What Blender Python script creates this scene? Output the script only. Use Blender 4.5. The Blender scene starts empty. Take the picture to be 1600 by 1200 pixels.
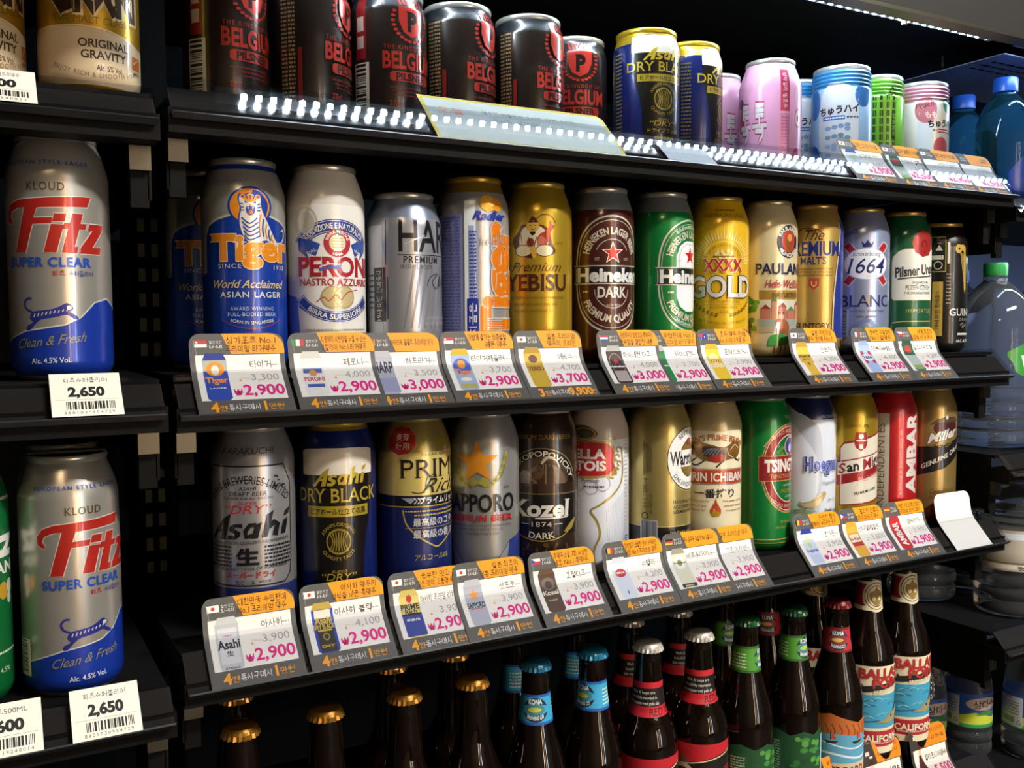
import bpy, bmesh, math, random
from mathutils import Vector, Matrix
from mathutils.geometry import tessellate_polygon

random.seed(7)
S = bpy.context.scene
COL = S.collection
PI = math.pi

# ------------------------------------------------------------------ camera, world, exposure
CAM = Vector((0.0, 0.0, 1.25))
cd = bpy.data.cameras.new('camera')
cd.sensor_width = 36.0
cd.lens = 1480.0 * 36.0 / 1600.0
cd.clip_start = 0.02
cam = bpy.data.objects.new('camera', cd)
right = Vector((0.87282895, -0.48798625, -0.00624891))
up = Vector((0.03551828, 0.0507483, 0.99807969))
fwd = Vector((0.48673204, 0.87137479, -0.06162702))
cam.matrix_world = Matrix(((right.x, up.x, -fwd.x, CAM.x), (right.y, up.y, -fwd.y, CAM.y),
                           (right.z, up.z, -fwd.z, CAM.z), (0, 0, 0, 1)))
COL.objects.link(cam)
S.camera = cam
W = bpy.data.worlds.new('store_air')
S.world = W
W.use_nodes = True
W.node_tree.nodes['Background'].inputs[0].default_value = (0.55, 0.60, 0.70, 1)
W.node_tree.nodes['Background'].inputs[1].default_value = 0.06
S.view_settings.view_transform = 'Standard'
S.view_settings.look = 'None'
S.view_settings.exposure = 0.0
S.view_settings.gamma = 1.0
S.view_settings.use_curve_mapping = False
S.cycles.caustics_reflective = False      # less sparkle noise on the metal
S.cycles.sample_clamp_indirect = 3.0
# strengths of the shop lamps and of the added streak lights (used by their builders further down)
CEILING_POWER, WARM_POWER, LED_POWER, STREAK_POWER = 182.0, 40.0, 480.0, 12.0

# ------------------------------------------------------------------ materials
_M = {}
def lin(h):
    v = [int(h[i:i + 2], 16) / 255 for i in (0, 2, 4)]
    return tuple(c / 12.92 if c <= 0.04045 else ((c + 0.055) / 1.055) ** 2.4 for c in v) + (1,)

FIN = {  # metallic, roughness, specular, coat
    'can': (0.30, 0.28, 0.5, 0.6), 'met': (0.66, 0.28, 0.5, 0.3), 'wht': (0.0, 0.34, 0.5, 0.5),
    'pap': (0.0, 0.55, 0.35, 0.0), 'ink': (0.0, 0.5, 0.3, 0.0), 'blk': (0.0, 0.62, 0.10, 0.0), 'steel': (1.0, 0.35, 0.5, 0.0),
    'gls': (0.0, 0.06, 0.5, 0.0), 'pla': (0.0, 0.35, 0.5, 0.0)}

def mat(hexc, fin='can'):
    k = hexc + fin
    if k in _M: return _M[k]
    m = bpy.data.materials.new('%s_%s' % (fin, hexc)); m.use_nodes = True
    b = m.node_tree.nodes['Principled BSDF']
    me, ro, sp, co = FIN[fin]
    b.inputs['Base Color'].default_value = lin(hexc)
    b.inputs['Metallic'].default_value = me
    b.inputs['Roughness'].default_value = ro
    b.inputs['Specular IOR Level'].default_value = sp
    b.inputs['Coat Weight'].default_value = co
    b.inputs['Coat Roughness'].default_value = 0.12
    if fin == 'blk':   # faint grain on the powder-coated metal
        nt = m.node_tree; n = nt.nodes.new('ShaderNodeTexNoise'); n.inputs['Scale'].default_value = 900
        bp = nt.nodes.new('ShaderNodeBump'); bp.inputs['Strength'].default_value = 0.08; bp.inputs['Distance'].default_value = 0.0004
        nt.links.new(n.outputs[0], bp.inputs['Height']); nt.links.new(bp.outputs[0], b.inputs['Normal'])
    _M[k] = m
    return m

def clear_plastic(name, tint=(0.93, 0.94, 0.96), gloss=0.10, rough=0.025):
    m = bpy.data.materials.new(name); m.use_nodes = True; nt = m.node_tree; nt.nodes.clear()
    o = nt.nodes.new('ShaderNodeOutputMaterial'); mx = nt.nodes.new('ShaderNodeMixShader')
    t = nt.nodes.new('ShaderNodeBsdfTransparent'); g = nt.nodes.new('ShaderNodeBsdfGlossy')
    f = nt.nodes.new('ShaderNodeFresnel'); f.inputs[0].default_value = 1.5
    a = nt.nodes.new('ShaderNodeMath'); a.operation = 'ADD'; a.inputs[1].default_value = gloss; a.use_clamp = True
    t.inputs[0].default_value = tint + (1,); g.inputs['Roughness'].default_value = rough
    ge = nt.nodes.new('ShaderNodeNewGeometry'); iv = nt.nodes.new('ShaderNodeMath'); iv.operation = 'SUBTRACT'; iv.inputs[0].default_value = 1.0
    ml = nt.nodes.new('ShaderNodeMath'); ml.operation = 'MULTIPLY'   # no inner reflection: the sheet is thin and rays pass straight
    nt.links.new(ge.outputs['Backfacing'], iv.inputs[1]); nt.links.new(f.outputs[0], a.inputs[0])
    nt.links.new(a.outputs[0], ml.inputs[0]); nt.links.new(iv.outputs[0], ml.inputs[1]); nt.links.new(ml.outputs[0], mx.inputs[0])
    nt.links.new(t.outputs[0], mx.inputs[1]); nt.links.new(g.outputs[0], mx.inputs[2]); nt.links.new(mx.outputs[0], o.inputs[0])
    return m

def emit(name, col, power):
    m = bpy.data.materials.new(name); m.use_nodes = True; b = m.node_tree.nodes['Principled BSDF']
    b.inputs['Base Color'].default_value = (0.8, 0.8, 0.8, 1)
    b.inputs['Emission Color'].default_value = col + (1,); b.inputs['Emission Strength'].default_value = power
    return m

def glass(name, col, ior=1.33, rough=0.02, trans=1.0):
    m = bpy.data.materials.new(name); m.use_nodes = True; b = m.node_tree.nodes['Principled BSDF']
    b.inputs['Base Color'].default_value = col + (1,); b.inputs['Transmission Weight'].default_value = trans
    b.inputs['IOR'].default_value = ior; b.inputs['Roughness'].default_value = rough
    return m

RAIL = clear_plastic('clear_rail_plastic')
WATER = glass('clear_bottled_water', (0.90, 0.96, 1.0), 1.33, 0.0, 0.97)
BLUEWATER = glass('blue_bottled_water', (0.12, 0.58, 0.86), 1.33, 0.0, 0.97)
BROWN = glass('dark_brown_glass', (0.0065, 0.0028, 0.0012), 1.5, 0.03, 0.25)

# ------------------------------------------------------------------ scene graph helpers
def prop(o, label=None, cat=None, group=None, kind=None):
    if label: o['label'] = label
    if cat: o['category'] = cat
    if group: o['group'] = group
    if kind: o['kind'] = kind
    return o

def empty(name, loc, rz=0.0, label=None, cat=None, group=None):
    o = bpy.data.objects.new(name, None); o.empty_display_size = 0.02
    o.location = loc; o.rotation_euler = (0, 0, rz); COL.objects.link(o)
    return prop(o, label, cat, group)

def mesh_obj(name, me, parent=None, loc=(0, 0, 0)):
    o = bpy.data.objects.new(name, me); COL.objects.link(o); o.location = loc
    if parent: o.parent = parent
    return o

def make(name, verts, faces, mats, idx=None, smooth=False, parent=None, loc=(0, 0, 0)):
    me = bpy.data.meshes.new(name); me.from_pydata(verts, [], faces)
    for m in (mats if isinstance(mats, (list, tuple)) else [mats]): me.materials.append(m)
    if idx: me.polygons.foreach_set('material_index', idx)
    if smooth: me.polygons.foreach_set('use_smooth', [True] * len(me.polygons))
    me.update()
    return mesh_obj(name, me, parent, loc)

def box_data(x0, x1, y0, y1, z0, z1):
    v = [(x, y, z) for z in (z0, z1) for y in (y0, y1) for x in (x0, x1)]
    return v, [(0, 2, 3, 1), (4, 5, 7, 6), (0, 1, 5, 4), (2, 6, 7, 3), (0, 4, 6, 2), (1, 3, 7, 5)]

def boxes(name, lst, m, parent=None, loc=(0, 0, 0), bev=0.0):
    V, F = [], []
    for b in lst:
        v, f = box_data(*b); n = len(V); V += v; F += [tuple(i + n for i in q) for q in f]
    o = make(name, V, F, m, parent=parent, loc=loc)
    if bev:
        bm = bmesh.new(); bm.from_mesh(o.data)
        bmesh.ops.bevel(bm, geom=bm.edges[:], offset=bev, segments=2, affect='EDGES', profile=0.6)
        bm.to_mesh(o.data); bm.free()
    return o

def box(name, x0, x1, y0, y1, z0, z1, m, parent=None, loc=(0, 0, 0), bev=0.0):
    return boxes(name, [(x0, x1, y0, y1, z0, z1)], m, parent, loc, bev)

def lathe_data(prof, n=72, square=0.0):
    """prof: list of (r, z[, mat index of the band up to the next ring])"""
    V, F, I = [], [], []
    for p in prof:
        for k in range(n):
            a = 2 * PI * k / n - PI / 2
            V.append((p[0] * math.cos(a), p[0] * math.sin(a), p[1]))
    for i in range(len(prof) - 1):
        mi = prof[i][2] if len(prof[i]) > 2 else 0
        for k in range(n):
            a, b = i * n + k, i * n + (k + 1) % n
            F.append((a, b, b + n, a + n)); I.append(mi)
    if prof[0][0] > 1e-6: F.append(tuple(range(n))[::-1]); I.append(prof[0][2] if len(prof[0]) > 2 else 0)
    if prof[-1][0] > 1e-6: F.append(tuple((len(prof) - 1) * n + k for k in range(n))); I.append(0)
    return V, F, I

def lathe(name, prof, mats, parent=None, loc=(0, 0, 0), n=72, sharp=40):
    V, F, I = lathe_data(prof, n)
    o = make(name, V, F, mats, I, True, parent, loc)
    o.data.set_sharp_from_angle(angle=math.radians(sharp))
    return o

# ------------------------------------------------------------------ flat artwork (print) as thin geometry
_G = {}
def is_cjk(s): return any(ord(c) > 0x2e00 for c in s)


# Korean letters are drawn stroke by stroke
_C = [(.5 + .5 * math.cos(2 * PI * i / 12), .5 + .5 * math.sin(2 * PI * i / 12)) for i in range(13)]
_J = {'g': [[(0, 1), (1, 1), (.86, .45), (.55, 0)]], 'n': [[(0, 1), (0, 0), (1, 0)]], 'd': [[(1, 1), (0, 1), (0, 0), (1, 0)]],
      'r': [[(0, 1), (1, 1), (1, .52), (0, .52), (0, 0), (1, 0)]], 'm': [[(0, 0), (0, 1), (1, 1), (1, 0), (0, 0)]], 'b': [[(0, 1), (0, 0), (1, 0), (1, 1)], [(0, .5), (1, .5)]],
      's': [[(.5, 1), (.4, .5), (0, 0)], [(.46, .62), (1, 0)]], 'o': [_C], 'j': [[(0, 1), (1, 1)], [(.52, 1), (.38, .45), (0, 0)], [(.46, .55), (1, 0)]],
      'c': [[(.25, 1.12), (.75, 1.12)], [(0, .82), (1, .82)], [(.52, .82), (.38, .4), (0, 0)], [(.46, .45), (1, 0)]], 'k': [[(0, 1), (1, 1), (.86, .45), (.55, 0)], [(0, .52), (.9, .52)]],
      't': [[(1, 1), (0, 1), (0, 0), (1, 0)], [(0, .5), (1, .5)]], 'p': [[(0, 1), (1, 1)], [(0, 0), (1, 0)], [(.3, 1), (.3, 0)], [(.7, 1), (.7, 0)]],
      'h': [[(.25, 1.12), (.75, 1.12)], [(0, .84), (1, .84)], [(.5 + .36 * (q - .5) * 2, .32 + .32 * (w - .5) * 2) for q, w in _C]]}
_LEAD = ['g', 'gg', 'n', 'd', 'dd', 'r', 'm', 'b', 'bb', 's', 'ss', 'o', 'j', 'jj', 'c', 'k', 't', 'p', 'h']
_TAIL = ['', 'g', 'gg', 'gs', 'n', 'nj', 'nh', 'd', 'r', 'rg', 'rm', 'rb', 'rs', 'rt', 'rp', 'rh', 'm', 'b', 'bs', 's', 'ss', 'o', 'j', 'c', 'k', 't', 'p', 'h']
_HV = {8: 'u', 12: 'uu', 13: 'd', 17: 'dd', 18: '-', 9: 'u', 10: 'u', 11: 'u', 14: 'd', 15: 'd', 16: 'd', 19: '-'}
_VV = {0: 'r', 1: 'r|', 2: 'rr', 3: 'rr|', 4: 'l', 5: 'l|', 6: 'll', 7: 'll|', 20: '', 9: 'r', 10: 'r|', 11: '', 14: 'l', 15: 'l|', 16: '', 19: ''}

def hangul(ch):
    """strokes of one syllable in the unit square"""
    n = ord(ch) - 0xAC00; le, vo, ta = n // 588, n % 588 // 28, n % 28
    out = []
    def cons(k, x0, y0, x1, y1):
        m = len(k)
        for i, q in enumerate(k):
            a = x0 + (x1 - x0) * i / m; b = x0 + (x1 - x0) * ((i + 1) / m - (.06 if m > 1 else 0))
            for st in _J[q]: out.append([(a + (b - a) * p, y0 + (y1 - y0) * w) for p, w in st])
    f = ta > 0; lo = .40 if f else 0.0
    h, v = vo in _HV, vo in _VV
    if h and v: cb, hb, vb = (.08, .66 if f else .56, .52, .94), (.02, .44 if f else .16, .62, .60 if f else .42), (.66, lo - (.04 if f else 0), .95, 1)
    elif h: cb, hb, vb = (.22, .68 if f else .52, .78, .95), (.02, .40 if f else .10, .98, .58 if f else .40), None
    else: cb, hb, vb = (.06, .46 if f else .20, .50, .92 if f else .84), None, (.58, lo - (.04 if f else 0), .95, 1)
    cons(_LEAD[le], *cb)
    if hb:
        x0, y0, x1, y1 = hb; k = _HV[vo]; xm = (x0 + x1) / 2; yb = y0 if k[0] == 'u' else (y1 if k[0] == 'd' else (y0 + y1) / 2)
        out.append([(x0, yb), (x1, yb)]); d = (x1 - x0) * .16; yo = y1 if k[0] == 'u' else y0
        if k in ('u', 'd'): out.append([(xm, yb), (xm, yo)])
        elif k in ('uu', 'dd'): out += [[(xm - d, yb), (xm - d, yo)], [(xm + d, yb), (xm + d, yo)]]
    if vb:
        x0, y0, x1, y1 = vb; k = _VV[vo]; ym = (y0 + y1) / 2; dy = (y1 - y0) * .13; two = '|' in k; k = k.replace('|', '')
        xs = (x0 + x1) / 2 - (.03 if two else 0)
        if k.startswith('l'): xs = x1 - (.16 if two else .03)
        out.append([(xs, y0), (xs, y1)])
        if two: out.append([(xs + .15, y0), (xs + .15, y1)])
        xe = (xs + .15 if two else x1) if k.startswith('r') else x0 - .02
        if len(k) == 1: out.append([(xs, ym), (xe, ym)])
        elif len(k) == 2: out += [[(xs, ym + dy), (xe, ym + dy)], [(xs, ym - dy), (xe, ym - dy)]]
    if f: cons(_TAIL[ta], .24 if len(_TAIL[ta]) == 1 else .12, .01, .82 if len(_TAIL[ta]) == 1 else .92, .27)
    return out

def stroke_mesh(P, w, V, T):
    n = len(P)
    for i in range(n):
        a = P[i - 1] if i else P[i]; b = P[i + 1] if i < n - 1 else P[i]
        dx, dy = b[0] - a[0], b[1] - a[1]; l = math.hypot(dx, dy) or 1; m = 1.0
        if 0 < i < n - 1:
            d0 = math.hypot(P[i][0] - a[0], P[i][1] - a[1]) or 1; d1 = math.hypot(b[0] - P[i][0], b[1] - P[i][1]) or 1
            c = ((P[i][0] - a[0]) * (b[0] - P[i][0]) + (P[i][1] - a[1]) * (b[1] - P[i][1])) / d0 / d1; m = min(1.45, 1 / math.sqrt(max(.2, (1 + c) / 2)))
        ex, ey = (-dx / l * w / 2 if i == 0 else dx / l * w / 2 if i == n - 1 else 0), (-dy / l * w / 2 if i == 0 else dy / l * w / 2 if i == n - 1 else 0)
        nx, ny = -dy / l * w / 2 * m, dx / l * w / 2 * m
        V += [(P[i][0] + nx + ex, P[i][1] + ny + ey), (P[i][0] - nx + ex, P[i][1] - ny + ey)]
    q = len(V) - 2 * n
    for i in range(n - 1): T += [(q, q + 1, q + 3), (q, q + 3, q + 2)]; q += 2

def korean(s, b):
    V, T, x, run = [], [], 0.0, ''
    def flush(run, x):
        if not run: return x
        g = glyphs(run, b * .6); k = 0.80 / .70; n = len(V)
        V.extend([((p - g[2]) * k + x + .04, q * k + .06) for p, q in g[0]]); T.extend([(i + n, j + n, m + n) for i, j, m in g[1]])
        return x + (g[3] - g[2]) * k + .1
    for ch in s + '\0':
        if 0xAC00 <= ord(ch) < 0xD7A4 or ch in ' \0':
            x = flush(run, x); run = ''
            if ch == ' ': x += .34
            elif ch != '\0':
                for st in hangul(ch): stroke_mesh([(p * .9 + x, q * .92) for p, q in st], .085 + b * 1.3, V, T)
                x += .98
        else: run += ch
    return V, T

def glyphs(s, b=0.0, sh=0.0, se=False, res=3, sp=1.0):
    k = (s, b, sh, se, res, sp)
    if k in _G: return _G[k]
    if any(0xAC00 <= ord(c) < 0xD7A4 for c in s):
        V, T = korean(s, b)
        xs = [v[0] for v in V]; _G[k] = (V, T, min(xs), max(xs), -0.02, 0.96)
        return _G[k]
    c = bpy.data.curves.new('t', 'FONT'); c.body = s; c.size = 1.0; c.resolution_u = res
    c.offset = b; c.space_character = sp
    o = bpy.data.objects.new('t', c); me = o.to_mesh()
    V = [(v.co.x, v.co.y) for v in me.vertices]
    T = []
    for p in me.polygons:
        q = list(p.vertices)
        for i in range(1, len(q) - 1): T.append((q[0], q[i], q[i + 1]))
    o.to_mesh_clear(); bpy.data.objects.remove(o); bpy.data.curves.remove(c)
    if se and V:
        cnt = {}
        for t in T:
            for e in ((t[0], t[1]), (t[1], t[2]), (t[2], t[0])):
                kk = (min(e), max(e)); cnt[kk] = cnt.get(kk, 0) + 1
        wd = 0.045 if se is True else se * 0.85
        for (i, j), n in cnt.items():
            if n != 1: continue
            (x0, y0), (x1, y1) = V[i], V[j]
            if abs(y0 - y1) > 0.004 or abs(x0 - x1) < 0.03: continue
            bottom = abs(y0) < 0.04
            if not (bottom or y0 > 0.5): continue
            if x1 < x0: x0, x1 = x1, x0
            d = 0.032 if bottom else -0.032
            if x1 - x0 < 0.24: a, e = x0 - wd, x1 + wd
            else: a, e = x0 - wd, x0 + 0.06
            n0 = len(V); V += [(a, y0), (e, y0), (e, y0 + d), (a, y0 + d)]
            T += [(n0, n0 + 1, n0 + 2), (n0, n0 + 2, n0 + 3)]
    if sh: V = [(x + y * sh, y) for x, y in V]
    if not V: V = [(0, 0)]; T = []
    xs = [v[0] for v in V]; ys = [v[1] for v in V]
    if is_cjk(s): y0, y1 = min(ys), max(ys)
    else: y0, y1 = 0.0, 0.70
    _G[k] = (V, T, min(xs), max(xs), y0, y1)
    return _G[k]

class Art:
    def __init__(self, fin='can', step=0.014):
        self.items = []; self.L = 0; self.fin = fin; self.pt = 'printed_label'; self.step = step
    def add(self, V, T, col, fin=None):
        self.L += 1
        self.items.append((V, T, (col, fin or self.fin), self.L, self.pt))
    def poly(self, pts, col, fin=None):
        t = tessellate_polygon([[Vector((x, y, 0)) for x, y in pts]])
        self.add(list(pts), [tuple(q) for q in t], col, fin)
    def rect(self, x0, y0, x1, y1, col, fin=None):
        self.add([(x0, y0), (x1, y0), (x1, y1), (x0, y1)], [(0, 1, 2), (0, 2, 3)], col, fin)
    def ell(self, cx, cy, rx, ry, col, n=28, fin=None, a0=0, a1=2 * PI):
        full = a1 - a0 > 6.28
        P = [(cx + rx * math.cos(a0 + (a1 - a0) * i / n), cy + ry * math.sin(a0 + (a1 - a0) * i / n)) for i in range(n + (0 if full else 1))]
        c = [(cx, cy)] + P; m = len(P)
        self.add(c, [(0, 1 + i, 1 + (i + 1) % m) for i in range(m if full else m - 1)], col, fin)
    def ring(self, cx, cy, r0, r1, col, n=32, e=1.0, a0=0.0, a1=2 * PI, fin=None):
        V, T = [], []
        for i in range(n + 1):
            a = a0 + (a1 - a0) * i / n
            for r in (r0, r1): V.append((cx + r * e * math.cos(a), cy + r * math.sin(a)))
        for i in range(n):
            q = 2 * i; T += [(q, q + 1, q + 3), (q, q + 3, q + 2)]
        self.add(V, T, col, fin)
    def line(self, pts, w, col, closed=False, fin=None):
        P = list(pts); n = len(P); ws = w if isinstance(w, (list, tuple)) else [w] * n
        V, T = [], []
        for i in range(n):
            a = P[i - 1] if (i or closed) else P[i]; b = P[(i + 1) % n] if (i < n - 1 or closed) else P[i]
            dx, dy = b[0] - a[0], b[1] - a[1]; l = math.hypot(dx, dy) or 1
            nx, ny = -dy / l * ws[i] / 2, dx / l * ws[i] / 2
            V += [(P[i][0] + nx, P[i][1] + ny), (P[i][0] - nx, P[i][1] - ny)]
        for i in range(n if closed else n - 1):
            q, r = 2 * i, 2 * ((i + 1) % n); T += [(q, q + 1, r + 1), (q, r + 1, r)]
        self.add(V, T, col, fin)
    def curve(self, pts, w, col, n=6, closed=False, fin=None):
        """smooth line through the points"""
        P = list(pts); out = []; m = len(P)
        for i in range(m - (0 if closed else 1)):
            p0 = P[i - 1] if (i or closed) else P[i]; p1 = P[i]; p2 = P[(i + 1) % m]
            p3 = P[(i + 2) % m] if (i + 2 < m or closed) else p2
            for k in range(n):
                t = k / n
                out.append(tuple(0.5 * (2 * p1[j] + (p2[j] - p0[j]) * t + (2 * p0[j] - 5 * p1[j] + 4 * p2[j] - p3[j]) * t * t +
                                        (3 * p1[j] - p0[j] - 3 * p2[j] + p3[j]) * t ** 3) for j in (0, 1)))
        if not closed: out.append(P[-1])
        if w is None: self.poly(out, col, fin)
        else: self.line(out, w, col, closed, fin)
    def t(self, s, u, v, h, col, w=None, al='c', rot=0, arc=None, fin=None, slope=0.0, **k):
        V, T, x0, x1, y0, y1 = glyphs(s, **k)
        sy = h / (y1 - y0); sx = (w / (x1 - x0)) if w else sy * 0.96
        wid = (x1 - x0) * sx
        ox = {'c': -wid / 2, 'l': 0, 'r': -wid}[al]
        P = [((x - x0) * sx + ox, (y - y0) * sy - h / 2) for x, y in V]
        if arc:
            R = abs(arc)
            if arc > 0: P = [((R + y) * math.sin(x / R), (R + y) * math.cos(x / R) - R) for x, y in P]
            else: P = [((R - y) * math.sin(x / R), R - (R - y) * math.cos(x / R)) for x, y in P]
        if slope: P = [(x, y + x * slope) for x, y in P]
        if rot:
            c, n = math.cos(math.radians(rot)), math.sin(math.radians(rot)); P = [(x * c - y * n, x * n + y * c) for x, y in P]
        self.add([(x + u, y + v) for x, y in P], T, col, fin)
        return wid
    def dashes(self, x0, x1, v, h, col, al='l', seed=1, word=2.2, slope=0.0):
        """a line of print too small to read"""
        rnd = random.Random(seed * 97 + int(v * 10)); V, T = [], []; x = x0
        while x < x1:
            w = min(word * rnd.uniform(0.5, 1.6), x1 - x)
            y = v + (x - x0) * slope
            n = len(V); V += [(x, y - h / 2), (x + w, y - h / 2 + w * slope), (x + w, y + h / 2 + w * slope), (x, y + h / 2)]; T += [(n, n + 1, n + 2), (n, n + 2, n + 3)]
            x += w + word * 0.32
        if T: self.add(V, T, col)
    def star(self, cx, cy, r, col, q=0.40, rot=0.0, fin=None):
        P = []
        for i in range(10):
            a = PI / 2 + i * PI / 5 + rot; R = r if i % 2 == 0 else r * q
            P.append((cx + R * math.cos(a), cy + R * math.sin(a)))
        c = [(cx, cy)] + P
        self.add(c, [(0, 1 + i, 1 + (i + 1) % 10) for i in range(10)], col, fin)
    def barcode(self, x0, x1, y0, y1, vert=True, dark='15130f', light='d9d6cc', seed=3):
        self.rect(x0, y0, x1, y1, light, 'wht' if self.fin != 'pap' else 'pap')
        rnd = random.Random(seed); V, T = [], []
        a, b = (x0 + 1, x1 - 1) if vert else (y0 + 1, y1 - 1); p = a; d = (b - a) / 62
        while p < b:
            w = d * rnd.choice((1, 1, 2, 3))
            q = ((p, y0 + 1), (min(p + w, b), y1 - 1)) if vert else ((x0 + 1, p), (x1 - 3, min(p + w, b)))
            n = len(V); (xa, ya), (xb, yb) = q; V += [(xa, ya), (xb, ya), (xb, yb), (xa, yb)]; T += [(n, n + 1, n + 2), (n, n + 2, n + 3)]
            p += w + d * rnd.choice((1, 1, 2))
        self.add(V, T, dark)
    # --------------------------------------------------------------
    def build(self, parent, mp, ub=None, vb=None):
        """mp(u, v, off) -> position, normal (mm in, metres out); ub: strip width in u; vb: break heights in v"""
        parts = {}
        for it in self.items: parts.setdefault(it[4], []).append(it)
        out = []; groups = []
        for name, its in parts.items():      # print that stands well apart becomes a part of its own
            cl = []
            for it in its:
                b = (min(q[0] for q in it[0]), max(q[0] for q in it[0]), min(q[1] for q in it[0]), max(q[1] for q in it[0]))
                near = [c for c in cl if any(max(0, b[0] - e[1], e[0] - b[1]) ** 2 + max(0, b[2] - e[3], e[2] - b[3]) ** 2 < 144 for e in c[1])]
                new = ([it], [b])
                for c in near: new = (c[0] + new[0], c[1] + new[1]); cl.remove(c)
                cl.append(new)
            groups += [(name, sorted(c[0], key=lambda q: q[3])) for c in cl]
        for name, its in groups:
            V, N, F, I, mats, slot = [], [], [], [], [], {}
            for PV, T, mk, L, _ in its:
                if mk not in slot: slot[mk] = len(mats); mats.append(mat(*mk))
                mi = slot[mk]; off = 0.03 + self.step * L; seen = {}
                def vid(p):
                    k = (round(p[0], 4), round(p[1], 4)); i = seen.get(k)
                    if i is None:
                        pos, nor = mp(p[0], p[1], off); i = seen[k] = len(V); V.append(pos); N.append(nor)
                    return i
                for t in T:
                    P = [PV[t[0]], PV[t[1]], PV[t[2]]]
                    ar = (P[1][0] - P[0][0]) * (P[2][1] - P[0][1]) - (P[2][0] - P[0][0]) * (P[1][1] - P[0][1])
                    if abs(ar) < 1e-7: continue
                    if ar < 0: P.reverse()
                    for Q in split(P, 0, ub, None) if ub else [P]:
                        for q in (split(Q, 1, None, vb) if vb else [Q]):
                            ids = []
                            for p in q:
                                i = vid(p)
                                if i not in ids: ids.append(i)
                            if len(ids) > 2: F.append(ids); I.append(mi)
            me = bpy.data.meshes.new(name); me.from_pydata(V, [], F)
            for m in mats: me.materials.append(m)
            me.polygons.foreach_set('material_index', I)
            me.polygons.foreach_set('use_smooth', [True] * len(F))
            me.update(); me.normals_split_custom_set_from_vertices(N)
            out.append(mesh_obj(name, me, parent))
        return out

def clip(P, ax, val, keep):
    out = []; n = len(P)
    for i in range(n):
        a, b = P[i], P[(i + 1) % n]; da, db = (a[ax] - val) * keep, (b[ax] - val) * keep
        if da >= 0: out.append(a)
        if (da > 0 and db < 0) or (da < 0 and db > 0):
            t = da / (da - db); q = [a[0] + (b[0] - a[0]) * t, a[1] + (b[1] - a[1]) * t]; q[ax] = val; out.append(tuple(q))
    return out

def split(P, ax, step, br):
    lo = min(p[ax] for p in P); hi = max(p[ax] for p in P)
    if step:
        k0, k1 = math.floor(lo / step + 1e-6), math.ceil(hi / step - 1e-6); cuts = [k * step for k in range(k0 + 1, k1)]
    else: cuts = [c for c in br if lo + 1e-5 < c < hi - 1e-5]
    if not cuts: return [P]
    out = []; rest = P
    for c in cuts:
        a = clip(rest, ax, c, -1); rest = clip(rest, ax, c, 1)
        if len(a) > 2: out.append(a)
        if len(rest) < 3: return out
    out.append(rest)
    return out

SEG = 72
def cyl_map(prof):
    """wrap onto a body of revolution given (r, z) rings in metres"""
    pr = sorted([(p[1] * 1000, p[0] * 1000) for p in prof])
    def rad(v):
        for (z0, r0), (z1, r1) in zip(pr, pr[1:]):
            if z0 <= v <= z1 and z1 > z0: return r0 + (r1 - r0) * (v - z0) / (z1 - z0), (r1 - r0) / (z1 - z0)
        return pr[-1][1], 0
    def mp(u, v, off):
        R, sl = rad(v); a = u / 33.0; R += off
        n = Vector((math.sin(a), -math.cos(a), -sl)).normalized()
        return (R * math.sin(a) / 1000, -R * math.cos(a) / 1000, v / 1000), n
    return mp

def facing(x, y): return math.atan2(-x, y)   # turn that brings the local -Y side round to the aisle where the viewer stands

# ------------------------------------------------------------------ the setting: cabinet, aisle, lamps
BLACK = mat('0d0d0d', 'blk'); DARK = mat('1b1a18', 'blk'); SLATE = mat('141c22', 'blk'); STEEL = mat('56544c', 'steel')

def structure():
    prop(box('floor', -3.0, 4.0, -3.0, 1.6, -0.05, 0.0, mat('3a3835', 'pap')), 'dark grey tiled shop floor in front of the cooler', 'floor', kind='structure')
    prop(box('ceiling', -3.0, 4.0, -3.0, 1.6, 2.75, 2.8, mat('2b2a28', 'pap')), 'dark shop ceiling carrying the lamps', 'ceiling', kind='structure')
    prop(box('wall_back', -1.2, 2.6, 1.30, 1.34, 0.0, 2.75, SLATE), 'dark slate back panel behind the cooler shelves', 'wall', kind='structure')
    prop(box('wall_front', -3.0, 4.0, -3.05, -3.0, 0.0, 2.75, mat('b4a996', 'pap')), 'dim shop wall across the aisle', 'wall', kind='structure')
    prop(box('wall_side', 1.088, 1.0925, 1.0, 1.30, 0.0, 1.60, SLATE), 'dark divider between the can bay and the water bay', 'divider', kind='structure')
    prop(box('trim_2', 1.10, 2.6, 1.12, 1.13, 0.0, 1.60, mat('56678c', 'pap')), 'blue grey back panel of the water bay', 'panel', kind='structure')
    # canopy over the cooler: dull olive fascia with a bright trim edge
    c = boxes('ceiling_canopy', [(-1.2, 2.6, 0.60, 1.30, 1.66, 1.70), (-1.2, 2.6, 0.60, 0.625, 1.548, 1.66), (-1.2, 2.6, 0.70, 1.30, 1.612, 1.66)], mat('12120f', 'blk'))
    prop(c, 'black canopy roof above the top shelf', 'canopy', kind='structure')
    f = box('canopy_fascia', -1.2, 2.6, 0.585, 0.5985, 1.532, 1.80, mat('181710', 'pap'))
    prop(f, 'olive brown fascia board at the canopy front', 'fascia', kind='structure')
    t = box('trim_1', -1.2, 2.6, 0.583, 0.6005, 1.528, 1.5315, mat('6d6a5e', 'steel'))
    prop(t, 'thin pale metal trim under the canopy fascia', 'trim', kind='structure')
structure()

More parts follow.
